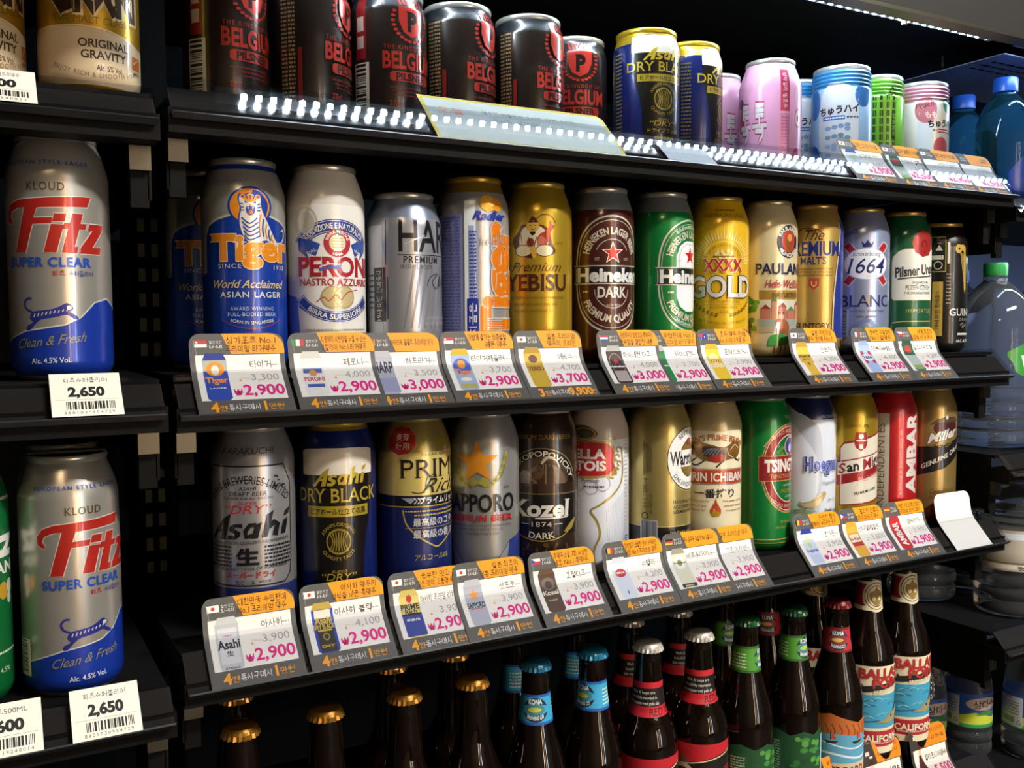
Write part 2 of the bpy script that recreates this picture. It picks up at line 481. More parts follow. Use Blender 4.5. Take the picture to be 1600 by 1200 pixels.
def slotted_post(x, y, label):
    r = empty('slotted_post', (x, y, 0), 0, label, 'post', 'slotted shelf posts')
    box('channel', -0.022, 0.022, 0.0, 0.03, 0.0, 1.6, BLACK, r)
    for k in range(22):
        for sx in (-0.0062, 0.0062):
            box('slot', sx - 0.0031, sx + 0.0031, -0.0012, 0.0002, 0.83 + k * 0.0245, 0.843 + k * 0.0245, mat('c8c4a4', 'pap'), r)  # pale plates: light from behind the slots is put into their colour
    return r
slotted_post(0.1465, 1.0, 'black slotted post between the silver cans and the blue cans')

def led_strip(x0, x1, y, z, label, power, col, clip=True):
    r = empty('light_strip', (0, y, z), 0, label, 'light', 'cooler light strips')
    box('profile', x0 - 0.025, x1 + 0.015, -0.007, 0.007, 0.0, 0.008, mat('9fb4c4', 'steel'), r)
    V, F = [], []
    x = x0
    while x < x1:
        v, f = box_data(x - 0.0022, x + 0.0022, -0.0022, 0.0022, -0.0014, 0.0001); n = len(V)
        V += v; F += [tuple(i + n for i in q) for q in f]; x += 0.0135
    make('diode_row', V, F, emit('cool_white_diodes_%d' % int(power), col, power), parent=r)
    if clip:
        lathe('cable_clip', [(0.0, -0.008), (0.003, -0.0075), (0.004, -0.003), (0.004, 0.0005)], mat('d8d2bd', 'pla'), r, (0.905, -0.004, 0.0), 16)
        box('end_cap', x1 + .015, x1 + .023, -0.006, 0.006, -0.001, 0.008, mat('e6e6e2', 'pla'), r)
        box('cable_end', x1 + .023, x1 + .033, -0.003, 0.003, 0.001, 0.004, mat('b98a3c', 'pla'), r)
led_strip(0.215, 1.045, 0.727, 1.588, 'slim white light strip under the canopy above the top row', LED_POWER, (0.80, 0.92, 1.0))
led_strip(1.14, 1.92, 0.727, 1.588, 'blue white light strip under the canopy above the water bottles', LED_POWER * .7, (0.55, 0.75, 1.0), False)  # added strip with no known source, there to light the water bottles
led_strip(1.14, 1.92, 0.742, 1.384, 'blue white light strip under the blue bottle shelf', LED_POWER * .5, (0.62, 0.80, 1.0), False)

def ceiling_lamp(x, y, sx, sy, power, col, label):
    r = empty('ceiling_lamp', (x, y, 2.75), 0, label, 'lamp', 'shop ceiling lamps')
    box('housing', -sx, sx, -sy, sy, -0.04, 0.0, mat('d8d8d8', 'pla'), r)
    box('diffuser', -sx + .01, sx - .01, -sy + .01, sy - .01, -0.048, -0.0402, emit('lamp_%d' % int(power * 10), col, power), r)
ceiling_lamp(1.40, -0.90, 0.60, 0.11, CEILING_POWER, (1.0, 0.96, 0.90), 'long white ceiling lamp over the aisle')
ceiling_lamp(-0.95, -1.55, 0.30, 0.10, WARM_POWER, (1.0, 0.72, 0.42), 'short warm ceiling lamp behind the viewer')

def streak_lights():
    """unseen lights added across the aisle for the upright streaks mirrored in the cans"""
    r = empty('streak_light_stand', (1.15, -2.6, 0), 0, 'tall lit showcase across the aisle', 'showcase')
    box('tube_backing', -0.5, 0.5, -0.25, 0.0, 0.0, 2.1, DARK, r)
    for x, c, p in ((-0.42, (1.0, 0.62, 0.30), 5.0), (0.0, (1.0, 0.93, 0.85), 1.6), (0.42, (0.85, 0.93, 1.0), 4.0)):
        box('streak_tube', x - 0.022, x + 0.022, 0.001, 0.03, 0.3, 2.0, emit('tube_%d' % int(p * 10), c, p * STREAK_POWER), r)  # added tubes out of view, made tall for full-height reflections
streak_lights()

# ------------------------------------------------------------------ shelves
TILT = math.radians(43)
TILT1 = math.radians(40.3)     # the top rail stands a little steeper
def rail(parent, x0, x1, y, z, ln, tilt=TILT, back=True):
    """clear price rail: front flap over a grey back plate, both leaning back; y, z is its lower front edge"""
    s, c = math.sin(tilt), math.cos(tilt)
    def pl(o, l0, l1): # point at depth o behind the flap, length l up the slope
        return [(y + l * s + o * c, z + l * c - o * s) for l in (l0, l1)]
    def slab(name, o0, o1, l0, l1, m, xa=x0, xb=x1):
        (ya, za), (yb, zb) = pl(o0, l0, l1); (yc, zc), (yd, zd) = pl(o1, l0, l1)
        v = []
        for x in (xa, xb): v += [(x, ya, za), (x, yb, zb), (x, yd, zd), (x, yc, zc)]
        return make(name, v, [(0, 1, 2, 3), (4, 7, 6, 5), (0, 4, 5, 1), (3, 2, 6, 7), (1, 5, 6, 2), (0, 3, 7, 4)], m, parent=parent)
    slab('price_rail', 0.0, 0.0009, 0.0, ln, RAIL)
    if back: slab('rail_back_plate', 0.0045, 0.006, 0.0, ln * 0.80, mat('2b2927', 'gls'))
    slab('rail_foot', -0.0006, 0.0045, -0.0012, 0.0002, mat('232427', 'pla'))

def screw(parent, x, y, z, side):
    V, F, I = lathe_data([(0.0035, 0), (0.0034, 0.0008), (0.0022, 0.0016), (0.0, 0.0016)], 16)
    V = [(x + side * q, y + p, z + o) for p, o, q in V]
    make('screw', V, F, STEEL, None, True, parent)

def shelf(x0, x1, yf, ztop, rz, ln, label, tilt=None, tab=True, depth=0.46, thick=0.016, holes=True):
    r = empty('cooler_shelf', ((x0 + x1) / 2, yf, ztop), 0, label, 'shelf', 'black cooler shelves')
    ox = (x0 + x1) / 2; oy = yf; oz = ztop
    box('deck', x0 - ox, x1 - ox, 0.030, depth, -0.004, 0.0, mat('101011', 'blk'), r)
    box('front_lip', x0 - ox - 0.002, x1 - ox + 0.002, 0.008, 0.034, rz - oz - 0.013, rz - oz + 0.0045, mat('0d0c0b', 'blk'), r)
    for sx, xx in ((-1, x0), (1, x1)):
        b = box('side_bracket', xx - ox - (0.0 if sx < 0 else 0.004), xx - ox + (0.004 if sx < 0 else 0.0), 0.036, depth, rz - oz - 0.050, -0.0045, BLACK, r, bev=0.0012)
        if tab:
            xm = xx - ox + sx * -0.008
            box('steel_tab', xm - 0.007, xm + 0.007, 0.030, 0.0355, rz - oz - 0.030, rz - oz - 0.0135, STEEL, r)
            box('bracket_foot', xm - 0.006, xm + 0.006, 0.036, 0.043, rz - oz - 0.055, rz - oz - 0.016, mat('0c0b0a', 'blk'), r)
        for k in (0.11, 0.20): screw(r, xx - ox - sx * 0.0042, k, rz - oz - 0.028, -sx)
    rail(r, x0 - ox, x1 - ox, 0.0, rz - oz, ln, tilt or TILT)
    return r

MX0, MX1 = 0.122, 1.085
shelf(MX0, MX1, 0.70, 1.416, 1.401, 0.040, 'top black shelf holding the short cans above the glowing rail', TILT1)
shelf(MX0, MX1, 0.70, 1.214, 1.187, 0.042, 'middle black shelf holding the tall cans from the tiger can onward')
shelf(MX0, MX1, 0.70, 1.004, 0.984, 0.044, 'third black shelf holding the dark row of tall cans')
shelf(MX0, MX1, 0.70, 0.700, 0.688, 0.044, 'lowest black shelf holding the brown bottles')
LX0, LX1 = -0.40, 0.107
shelf(LX0, LX1, 0.667, 1.410, 1.388, 0.034, 'shelf under the gold cans in the upper corner')
shelf(LX0, LX1, 0.667, 1.214, 1.192, 0.038, 'shelf under the lit silver can with red lettering')
shelf(LX0, LX1, 0.667, 0.994, 0.979, 0.036, 'shelf under the dim silver can with red lettering')
RX0, RX1 = 1.095, 1.95
shelf(RX0, RX1, 0.70, 1.400, 1.385, 0.036, 'water shelf under the blue capped bottles')
shelf(RX0, RX1, 0.70, 1.085, 1.065, 0.040, 'water shelf under the green labelled jug')
shelf(RX0, RX1, 0.70, 0.860, 0.840, 0.042, 'water shelf under the large cream labelled bottle', )
shelf(RX0, RX1, 0.70, 0.640, 0.620, 0.042, 'lowest water shelf under the blue and green labelled bottles')

# ------------------------------------------------------------------ cans
_shared = {}
def shared(key, name, build, parent):
    if key in _shared: return mesh_obj(name, _shared[key], parent)
    o = build(); _shared[key] = o.data; return o

def can_profile(h, style):
    if style == 'std':
        top = [(33, h - 30), (32.7, h - 26.5), (31.6, h - 21.5), (29.6, h - 15.5), (27.6, h - 10), (26.3, h - 7), (25.6, h - 5)]
    elif style == 'wide':
        top = [(33, h - 18), (32.6, h - 15.5), (31.2, h - 11), (30.0, h - 8), (29.6, h - 5)]
    else:
        top = [(33, h - 27), (32.5, h - 25)]
        for k in range(4): top += [(31.0, h - 22.7 + k * 4.2), (31.2, h - 22.0 + k * 4.2), (32.5, h - 20.6 + k * 4.2), (32.5, h - 20.0 + k * 4.2)]
        top += [(31.0, h - 6.5), (30.4, h - 5)]
    return [(23.5, 0), (25.5, 0.5), (28.5, 2.6), (31.3, 6.2), (32.6, 9.5), (33, 13)] + top

def can(x, y, z, u0, art, label, h=168.0, body=('b9b9b4', 'met'), bands=(), rim=('a8a49a', 'met'), style='std', group=None, name='beer_can', fin='can', rimband=None):
    r = empty(name, (x, y, z), facing(x, y) + u0 / 33.0, label, 'can', group)
    prof = can_profile(h, style)
    cuts = sorted({b for q in bands for b in q[:2]})
    P = []
    for (r0, z0), (r1, z1) in zip(prof, prof[1:]):
        P.append((r0, z0))
        for c in cuts:
            if z0 < c < z1: P.append((r0 + (r1 - r0) * (c - z0) / (z1 - z0), c))
    P.append(prof[-1])
    mats = [mat(*body)] + [mat(*q[2]) for q in bands]
    Q = []
    for i, (rr, zz) in enumerate(P):
        zm = (zz + P[min(i + 1, len(P) - 1)][1]) / 2; mi = 0
        for k, q in enumerate(bands):
            if q[0] <= zm < q[1]: mi = k + 1
        Q.append((rr / 1000, zz / 1000, mi))
    lathe('body', Q, mats, r, n=SEG, sharp=60)
    a = prof[-1][0]
    R = [(a - 0.3, h - 5.6), (a + 0.5, h - 4.2), (a + 0.9, h - 2.2), (a + 0.7, h - 0.7), (a + 0.1, h), (a - 0.7, h - 0.4), (a - 1.3, h - 2.5), (a - 1.8, h - 6.2), (a - 3, h - 6.6), (a - 4.2, h - 5.0), (0, h - 5.0)]
    shared(('rim', style, h, rim), 'rim', lambda: lathe('rim', [(p / 1000, q / 1000) for p, q in R[:6]], mat(*rim), r, n=48, sharp=70), r)
    lid = shared(('lid', style, h), 'lid', lambda: lathe('lid', [(p / 1000, q / 1000) for p, q in R[5:]], mat('b0aca2', 'met'), r, n=40, sharp=50), r)
    def tab():
        A = []
        for i in range(20):
            t = 2 * PI * i / 20; A.append((6.2 * math.cos(t), 4 + 9.5 * math.sin(t)))
        V = [(p / 1000, q / 1000, (h - 4.9 + d) / 1000) for d in (0.6, 1.5) for p, q in A]
        F = [tuple(range(20))[::-1], tuple(range(20, 40))] + [(i, (i + 1) % 20, 20 + (i + 1) % 20, 20 + i) for i in range(20)]
        return make('pull_tab', V, F, mat('b0aca2', 'met'), parent=lid)
    shared(('tab', h), 'pull_tab', tab, lid)
    if art:
        A = Art(fin); art(A)
        vb = sorted(q for _, q in prof if q > h - 35 or q < 14)
        A.build(r, cyl_map([(p / 1000, q / 1000) for p, q in prof]), 33 * 2 * PI / SEG, vb)
    return r

# ---- artwork of each can: u in mm round the body from the label centre, v in mm above the base
def lab(a): a.pt = 'printed_label'
def emb(a): a.pt = 'emblem'
def let(a): a.pt = 'lettering'

def art_fitz(a):
    B = '16379e'; R = 'b0261c'
    lab(a)
    W = [(-104, 26), (-60, 24), (-42, 25), (-30, 29), (-14, 34), (0, 36), (12, 38), (22, 43), (32, 53), (44, 56), (60, 48), (80, 34), (104, 26)]
    a.poly(W + [(104, 4), (-104, 4)], B)
    a.line([(p, q + 0.5) for p, q in W], 0.9, 'd6d4cc')
    emb(a)
    T = [(-14, 35), (-13, 38), (-9, 40), (-11, 43), (-9, 47), (-4, 48), (4, 49), (9, 51), (13, 53), (16, 51.5), (17, 49), (15, 47), (19, 44.5), (20.5, 42.5), (18, 42), (13, 45), (8, 44), (3, 43), (-3, 42), (-7, 39), (-11, 35)]
    a.curve(T, None, '2a2f86', 3, True)
    for k in range(9):
        u = -8 + k * 2.6; a.line([(u, 43.6 + k * .5), (u + 0.9, 46 + k * .4)], 0.7, 'cfcdc8')
    a.curve([(-9, 47), (-13, 49), (-14.5, 53), (-12, 56), (-9, 56)], [1.5] * 24 + [1.5], '2a2f86')
    a.ell(14.6, 50, 1.6, 1.4, 'd8d6d0')
    let(a)
    def red(P): 
        cx = sum(p for p, _ in P) / len(P); cy = sum(q for _, q in P) / len(P)
        a.line(P, 2.3, 'd8d2c6', True)
    F1 = [(-20, 87), (-11.5, 117), (-18, 117), (-24, 114.5), (-25.5, 110.5), (-23, 107), (-25, 106.5), (-28, 109), (-28.5, 114), (-24.5, 119), (-17, 121.5), (28, 124.5), (31, 125), (28.5, 118.5), (-3.5, 117), (-6, 109.5), (6, 109.8), (5.2, 106.5), (-6.9, 106), (-12.5, 87)]
    I1 = [(0.5, 87), (5.5, 105.5), (12.5, 105.5), (7.5, 87)]; I2 = [(6.2, 108), (7.5, 112.5), (14.5, 112.5), (13.3, 108)]
    T1 = [(11.5, 87), (16, 103), (12.6, 103), (13.5, 106.5), (16.9, 106.5), (18.8, 113), (25, 113), (23.2, 106.5), (27.5, 106.5), (26.6, 103), (22.2, 103), (18.8, 91), (21.5, 91), (20.4, 87)]
    Z1_ = [(22.6, 87), (23.6, 90.5), (32.6, 102.5), (28.8, 102.5), (29.9, 106.5), (41, 106.5), (40, 102.8), (31, 91), (38.5, 91), (37.4, 87)]
    for P in (F1, I1, I2, T1, Z1_): red(P)
    for P in (F1, I1, I2, T1, Z1_): a.poly(P, R); a.line(P, .9, R, True)
    a.t('KLOUD', 2, 131, 5.2, '5b4a2c', 24, se=True, b=.012, sp=1.2)
    a.t('SUPER CLEAR', 2, 80.5, 6.2, '1f4fb4', 56, b=.035, sp=1.1)
    a.t('피츠', 9, 73, 3.8, 'b32a2a', 8, b=.02); a.t('수퍼클리어', 23, 73, 3.8, '2c3a8c', 16)
    a.t('Clean & Fresh', 2, 28, 6.4, '8f8a6c', 46, sh=.45, se=.02, slope=.10)
    a.t('Alc. 4.5% Vol.', 2, 14.5, 3.6, 'd8dce6', 25, b=.01, slope=.03)
    a.t('EUROPEAN STYLE LAGER', 0, 147, 2.8, '2c4c9c', 62, sp=1.3, b=.01)
    a.barcode(-52, -38, 16, 42, False)

def art_fitz_green(a):
    lab(a); a.rect(-104, 4, 104, 140, '0f6a34'); a.rect(-104, 140, 104, 142, 'c8c8c0')
    emb(a); a.ell(20, 78, 5, 6, 'c79a2c'); a.ell(28, 80, 4, 5, 'd8d4c8'); a.ell(27, 72, 3, 4, 'd8d4c8')
    let(a); a.t('Fitz', 10, 112, 20, 'f0f0ea', 56, b=.04, sh=.25); a.t('CLEAN', 10, 94, 8, 'f0f0ea', 44, b=.03)
    a.t('Alc. 4.5%', 14, 24, 3.4, 'd8e6d8', 20); a.dashes(8, 34, 36, 1.5, 'd8e6d8', seed=3)

def art_cloud(a):
    lab(a); a.poly([(-104, 4), (104, 4), (104, 40), (60, 36), (40, 33), (20, 38), (0, 41), (-30, 41), (-104, 40)], 'cdb795', 'wht')
    a.curve([(-104, 40), (-30, 41.5), (0, 41.5), (20, 38.5), (40, 33.5), (60, 36.5), (104, 40)], 1.0, 'e3cfa0')
    let(a); a.t('Cloud', 2, 67, 30, 'e0cc9a', 68, b=.085, res=1, se=True); a.t('Cloud', 2, 67, 30, '3a2410', 66, b=.05, res=1, se=True)
    a.t('100% MALT CLASSIC', 2, 46, 4.8, '7a5c14', 58, se=True, arc=-160)
    a.t('ORIGINAL', 8, 31, 5.4, '2c2416', 34, se=True, b=.02); a.t('GRAVITY', 8, 23.5, 5.4, '2c2416', 31, se=True, b=.02)
    a.t('Alc. 5% Vol.', 11, 15, 3.6, '3a2c18', 18, b=.015)
    emb(a); a.rect(29, 19, 40, 28, 'c56a2a'); a.line([(31, 23), (35, 26), (39, 27)], 0.8, 'e8c890'); a.t('MALT', 34.5, 16.5, 2.2, '3a2c18', 8, b=.02)
    let(a); a.t('ENJOY RICH & SMOOTH FOAM', 4, 10, 3.0, '8a7248', 62, arc=-70, sp=1.2)

def art_tiger(a):
    B = '123a9a'; O = 'e08a1c'; Wt = 'dcd8cc'
    lab(a); a.rect(-104, 4, 104, 79, B)
    D = [(-40, 78), (-40, 100), (-39, 108), (-35, 115), (-27, 119), (-16, 122), (0, 124), (16, 122), (27, 119), (35, 115), (39, 108), (40, 100), (40, 78)]
    a.line([(p * 1.02, q + 0.8) for p, q in D], 1.6, 'c9c5ae'); a.poly(D, B)
    a.line([(-49, 79), (-43, 78), (-40.5, 82)], 1.2, 'c9c5ae'); a.line([(49, 79), (43, 78), (40.5, 82)], 1.2, 'c9c5ae')
    emb(a); a.ell(0, 130, 17.6, 15.4, B); a.ell(0, 130, 15.8, 13.8, O)
    a.curve([(2, 143), (8, 141), (14, 133), (13, 125), (9, 120), (3, 133)], None, B, 3, True)
    H = [(-7, 128), (-8.5, 134), (-7.5, 138.5), (-4.5, 138), (0, 139.5), (4.5, 138), (7.5, 138.5), (8, 133), (9, 127), (14, 117), (20, 106), (24, 101), (20, 100), (12, 104), (4, 101), (-3, 103), (-7, 110), (-8.5, 119)]
    a.curve([(p * 1.12 - .2, q + (.8 if q > 120 else 0)) for p, q in H], None, B, 3, True); a.curve(H, None, Wt, 3, True)
    a.curve([(-6, 137), (0, 139), (6, 137), (4, 134), (0, 133), (-4, 134)], None, O, 3, True)
    for sg in (-1, 1):
        a.ell(sg * 5.8, 137.4, 1.9, 1.6, O); a.ell(sg * 5.8, 137.2, .9, .8, B, 10)
        a.poly([(sg * 1.4, 132.4), (sg * 4.6, 134), (sg * 4.2, 132.2)], B); a.line([(sg * 7.8, 132), (sg * 5.2, 131)], .8, B); a.line([(sg * 8, 129.4), (sg * 5, 128.6)], .9, B); a.line([(sg * 7.6, 126.6), (sg * 4.6, 126.6)], .9, B); a.line([(sg * 3.4, 138.4), (sg * 2.2, 135.6)], .8, B)
    a.line([(0, 138.6), (0, 135)], .9, B); a.poly([(-1.6, 131), (1.6, 131), (0, 129.4)], O)
    a.curve([(-3.4, 129), (0, 129.8), (3.4, 129), (2.8, 124.4), (0, 122.6), (-2.8, 124.4)], None, B, 3, True); a.ell(0, 125, 1.7, 1.6, 'b8572a', 12)
    for sg in (-1, 1): a.poly([(sg * 2.4, 129), (sg * 1.3, 129.2), (sg * 1.8, 126.8)], Wt)
    for k in range(5): a.curve([(-7 + k * .5, 121 - k * 3.4), (-1, 116.5 - k * 3.2), (5 + k * .6, 121 - k * 3.4)], 1.1, B, 4)
    for k in range(5): a.curve([(8 + k * 2.3, 124 - k * 3.8), (6.5 + k * 2.6, 116 - k * 2.6), (7 + k * 3, 108 - k * 1.4)], 1.0, B if k % 2 else O, 4)
    a.curve([(22, 102), (28, 103), (32, 108), (31, 113), (28, 112)], 1.3, Wt)
    let(a)
    a.t('Tiger', 1.5, 98, 19, 'f0e2c0', 71, b=.062, se=.07); a.t('Tiger', 1.5, 98, 19, O, 70, b=.045, se=.06)
    a.t('SINCE', -17, 83.5, 3.4, Wt, 18, sp=1.2); a.t('1932', 24, 83, 3.4, Wt, 12, se=True, sp=1.2)
    a.t('World Acclaimed', -1, 69.8, 6.2, 'd8c58a', 60, sh=.4, se=.03, b=.012)
    a.t('ASIAN LAGER', 0, 61.5, 4.4, Wt, 50, b=.012, sp=1.15)
    a.t('AWARD WINNING', 0, 50.5, 2.9, 'b9c6dc', 34, sp=1.15); a.t('FULL-BODIED BEER', 0, 46, 2.9, 'b9c6dc', 38, sp=1.1)
    a.curve([(-24, 42), (-12, 36.5), (0, 35), (12, 36.5), (24, 42)], [0.4] * 12 + [1.4] + [0.4] * 12, 'b8432e')
    a.t('BORN IN SINGAPORE', 0, 39.5, 2.6, Wt, 34, arc=-70)
    a.t('World Acclaimed', -24, 149, 6, '8f9094', 44, sh=.4); a.t('SINGAPORE', -38, 134, 3, '9a9a96', 24)

def art_peroni(a):
    B = '27408e'; R = 'b02434'; Wt = 'e6e4de'
    lab(a); a.rect(-104, 4, 104, 135, 'd4d2cc', 'wht')
    a.poly([(-104, 4), (-104, 70), (-60, 66), (-34, 60), (-32, 40), (-30, 4)], '5a76c2', 'wht')
    emb(a)
    def arc(cx, cy, R0, w, a0, a1, col): a.ring(cx, cy, R0 - w / 2, R0 + w / 2, col, 30, 1.0, math.radians(a0), math.radians(a1))
    arc(1, 78, 40, 10.5, 38, 142, B); arc(1, 78, 40, 8.6, 38.5, 141.5, Wt); arc(1, 78, 40, 7.8, 39, 141, B)
    for s in (-1, 1):
        a.poly([(1 + s * 33, 104), (1 + s * 23, 107), (1 + s * 13, 103), (1 + s * 17, 93), (1 + s * 25, 97), (1 + s * 22, 90), (1 + s * 32, 98)], '3554a4')
        a.poly([(1 + s * 30, 60), (1 + s * 24, 53), (1 + s * 26, 48), (1 + s * 33, 52)], '3554a4')
    arc(1, 84, 40, 8.6, 218, 322, B); arc(1, 84, 40, 7.2, 219, 321, Wt); arc(1, 84, 40, 6.4, 220, 320, B)
    a.ell(2, 104, 11.5, 11.5, R); a.ell(2, 104, 11.5, 11.5, 'b83044'); a.ell(2, 104, 7.0, 7.0, 'ded2b0'); a.rect(-0.5, 110, 4.5, 118, '4a4a44')
    for k in range(4): a.line([(-2.6, 100.5 + k * 2.4), (6.6, 100.5 + k * 2.4)], 0.5, '9a8a5a')
    for cx in (-3, 7): a.ring(cx, 60, 0.1, 9.5, 'c9b98a', 24); a.ring(cx, 60, 8.2, 9.0, 'a3935e', 24)
    a.curve([(-16, 56), (-10, 60), (-6, 57), (0, 62), (4, 58), (10, 64), (20, 66)], 0.8, 'b03040')
    a.ring(-24, 120, 12, 13, 'c8c4b0', 24, .8); a.ell(-24, 120, 8, 9, 'c2bfb2', 20)
    let(a)
    a.t('TRADIZIONE E NATURALITÀ', 1, 118, 4.6, 'e8e6e0', 58, arc=40, b=.02)
    a.t('BIRRA SUPERIORE', 1, 44, 4.2, 'e8e6e0', 50, arc=-40, b=.02)
    a.t('BIRRA PERONI', 2, 113.2, 2.4, 'f0e8e0', 24, arc=9.2, b=.02); a.t('1846', 2, 94.8, 2.4, 'f0e8e0', 8, arc=-9.2, b=.02)
    a.t('DAL', -19, 97, 2.8, 'e8e6e0', 8, rot=28); a.t('1846', 21, 97, 2.8, 'e8e6e0', 8, rot=-28)
    a.t('PERONI', 3, 85, 15.2, R, 69, b=.028, se=.03); a.line([(-13, 82), (-5, 84.5), (4, 84)], 2.4, '3a66b8'); a.line([(-13, 84.5), (-5, 87), (4, 86.5)], 1.0, 'e0e0e0')
    a.t('NASTRO AZZURRO', 3, 72.3, 5.8, R, 66, b=.012)
    a.t('BIRRA PERONI', -22, 127, 3.0, 'b8a874', 22, rot=75)
    a.dashes(-26, 30, 33.5, 1.3, 'b5a080', seed=5)

def art_harp(a):
    lab(a)
    emb(a)
    for k in range(9):
        u = -16 + k * 6.2; a.poly([(u, 34), (u + 1.6, 34), (u + 12, 88), (u + 9, 88)], '7d7d86')
    a.rect(-52, 30, -34, 122, 'b8bcc8'); a.rect(-44, 40, -31, 86, '201e22')
    a.rect(-31, 88, -30.2, 126, '3a3a40')
    let(a)
    a.t('HARP', 14, 113, 27, '17161c', 66, b=.012); 
    a.poly([(-14, 106), (4, 114), (4, 112.5), (-14, 105.2)], 'c4c4c6'); a.poly([(-14, 109), (6, 112), (6, 111)], 'c4c4c6')
    a.line([(-20, 96.5), (50, 96.5)], 0.7, '2a2930')
    a.t('PREMIUM', 2, 92.5, 6, '1c1b22', 34, sp=1.2, b=.012); a.t('IRISH LAGER', -3, 86.5, 3.6, '55545c', 30, sp=1.1)
    a.curve([(6, 70), (10, 78), (20, 81), (12, 74), (18, 68), (24, 80), (22, 70), (30, 78), (30, 70), (38, 74)], 0.8, '22212a')
    a.t('19세 미만 판매금지', -38, 62, 5.6, 'd0d0c8', 42, rot=90); a.dashes(-30, -28, 60, 36, '4a4a52')
    for k in range(7): a.dashes(-51, -36, 52 + k * 4.6, 1.6, '3a3f5a', seed=k)
    a.t('AUTHENTIC PREMIUM', 22, 43, 2.6, 'c8c8d0', 34); a.t('LAGER BREWED WITH', 22, 38.5, 2.6, 'c8c8d0', 36)

def art_radler(a):
    O = 'e07a12'
    lab(a); a.rect(-70, 20, -24, 134, '7f86c0', 'wht')
    for k in range(38):
        a.dashes(-66, -26, 24 + k * 2.9, 1.5, '4a52a0', seed=k, word=3.0)
    a.rect(-22, 20, -12, 146, 'd4dcdc', 'wht'); a.rect(-18.5, 56, -10.5, 124, '8f9ac8', 'wht')
    for k in range(5): a.dashes(-70, -69, 50, 1, '7f86c0')
    a.rect(-20, 24, -10, 60, '2438a0'); 
    emb(a); a.ell(0, 144, 8, 7.5, 'e8a41c'); a.ell(9, 143, 6, 6, 'e0941a')
    for k in range(6): a.line([(0, 144), (6.5 * math.cos(k * 1.05), 144 + 6 * math.sin(k * 1.05))], 0.6, 'f6d070')
    a.t('Tiger', 10, 74, 34, 'c9c4bc', 112, rot=90, b=.075, se=.05); a.t('Tiger', 10, 74, 34, O, 110, rot=90, b=.05, se=.05)
    for k in range(9): a.line([(-2, 27 + k * 1.9), (14, 24 + k * 2.4)], .8, 'b8b8b4')
    let(a); a.t('Radler', 2, 133, 7.5, '243a9c', 34, sh=.35, b=.03)
    a.t('지금은', -15, 42, 6.5, 'e8ecf4', 28, rot=90, b=.02)
    for k in range(20): a.dashes(-17.5, -11.5, 60 + k * 3.1, 1.5, '3a4898', seed=k)
    a.t('Ice cold', 4, 112, 8, 'b4aea0', 26, sh=.35, se=.02, rot=8)

def art_yebisu(a):
    K = '4a1f12'
    emb(a)
    a.curve([(-21, 108), (-22, 116), (-16, 122), (-13, 128), (-6, 129), (-4, 134), (1, 134), (3, 129), (9, 127), (14, 122), (16, 112), (20, 104), (14, 100), (4, 103), (0, 98), (-8, 98), (-14, 102)], None, '5a2a14', 3, True)
    a.curve([(-15, 110), (-13, 122), (-7, 127), (3, 127), (10, 122), (12, 110), (2, 104), (-6, 104)], None, 'd9cfae', 3, True)
    a.ell(-2, 126.5, 6.2, 5.2, 'c9a24a'); a.curve([(-5, 131), (-2, 136), (2, 131)], None, K, 3, True); a.rect(-6, 130, 3, 131.2, K)
    a.line([(-4.5, 127.2), (-2.8, 127.6)], .6, K); a.line([(-1, 127.6), (1, 127.2)], .6, K); a.curve([(-4, 124.5), (-2, 123.6), (0.5, 124.5)], .6, K)
    a.curve([(-5, 121.5), (-2, 118), (1, 121.5)], None, '2a1410', 2, True)
    a.curve([(2, 112), (4, 119), (9, 122), (13, 126), (14, 132), (17, 128), (19, 127), (15, 122), (13, 114), (8, 108)], None, 'a8331f', 3, True)
    a.curve([(2, 110), (5, 118), (10, 114), (8, 108)], None, 'c46a54', 2, True)
    for s in (-1, 1): a.ell(-1 + s * 10, 104.5, 8.5, 5.5, 'd9cfae'); a.ring(-1 + s * 10, 104.5, 5.0, 5.6, K, 24, 1.55)
    a.ell(-4, 112, 3.4, 4, '7a3a1c'); a.curve([(-5, 108), (-3, 100), (-1, 97), (2, 101), (0, 108)], None, 'c9a23a', 2, True)
    a.curve([(1, 133), (7, 137), (15, 136), (20, 130)], .7, K)
    a.line([(-14, 122), (-12, 112)], .7, K); a.line([(10, 122), (9, 112)], .7, K); a.line([(-6, 117), (-3, 108)], .7, K); a.line([(2, 117), (-1, 108)], .7, K)
    let(a)
    a.t('1890', 24, 111.5, 2.6, '8a6a1a', 9, se=True); a.t('SINCE', -27, 111.5, 2.6, '8a6a1a', 9, se=True)
    a.t('Premium', 1, 90, 8.5, K, 50, sh=.5, se=.025, b=-.004)
    a.t('YEBISU', 1, 75.5, 15, K, 64, se=.05, b=.022)
    a.t('and mellow premium beer brewed from', 2, 61.8, 3.2, '8a6414', 54, sh=.35, se=.02)
    a.t('fine malt and select hops with', 0, 55.8, 3.2, '8a6414', 44, sh=.35, se=.02)
    a.t("Sapporo's traditional art.", -2, 49.8, 3.2, '8a6414', 38, sh=.35, se=.02)
    a.t('〈生〉', -3, 28, 8.5, K, 18, b=.01)

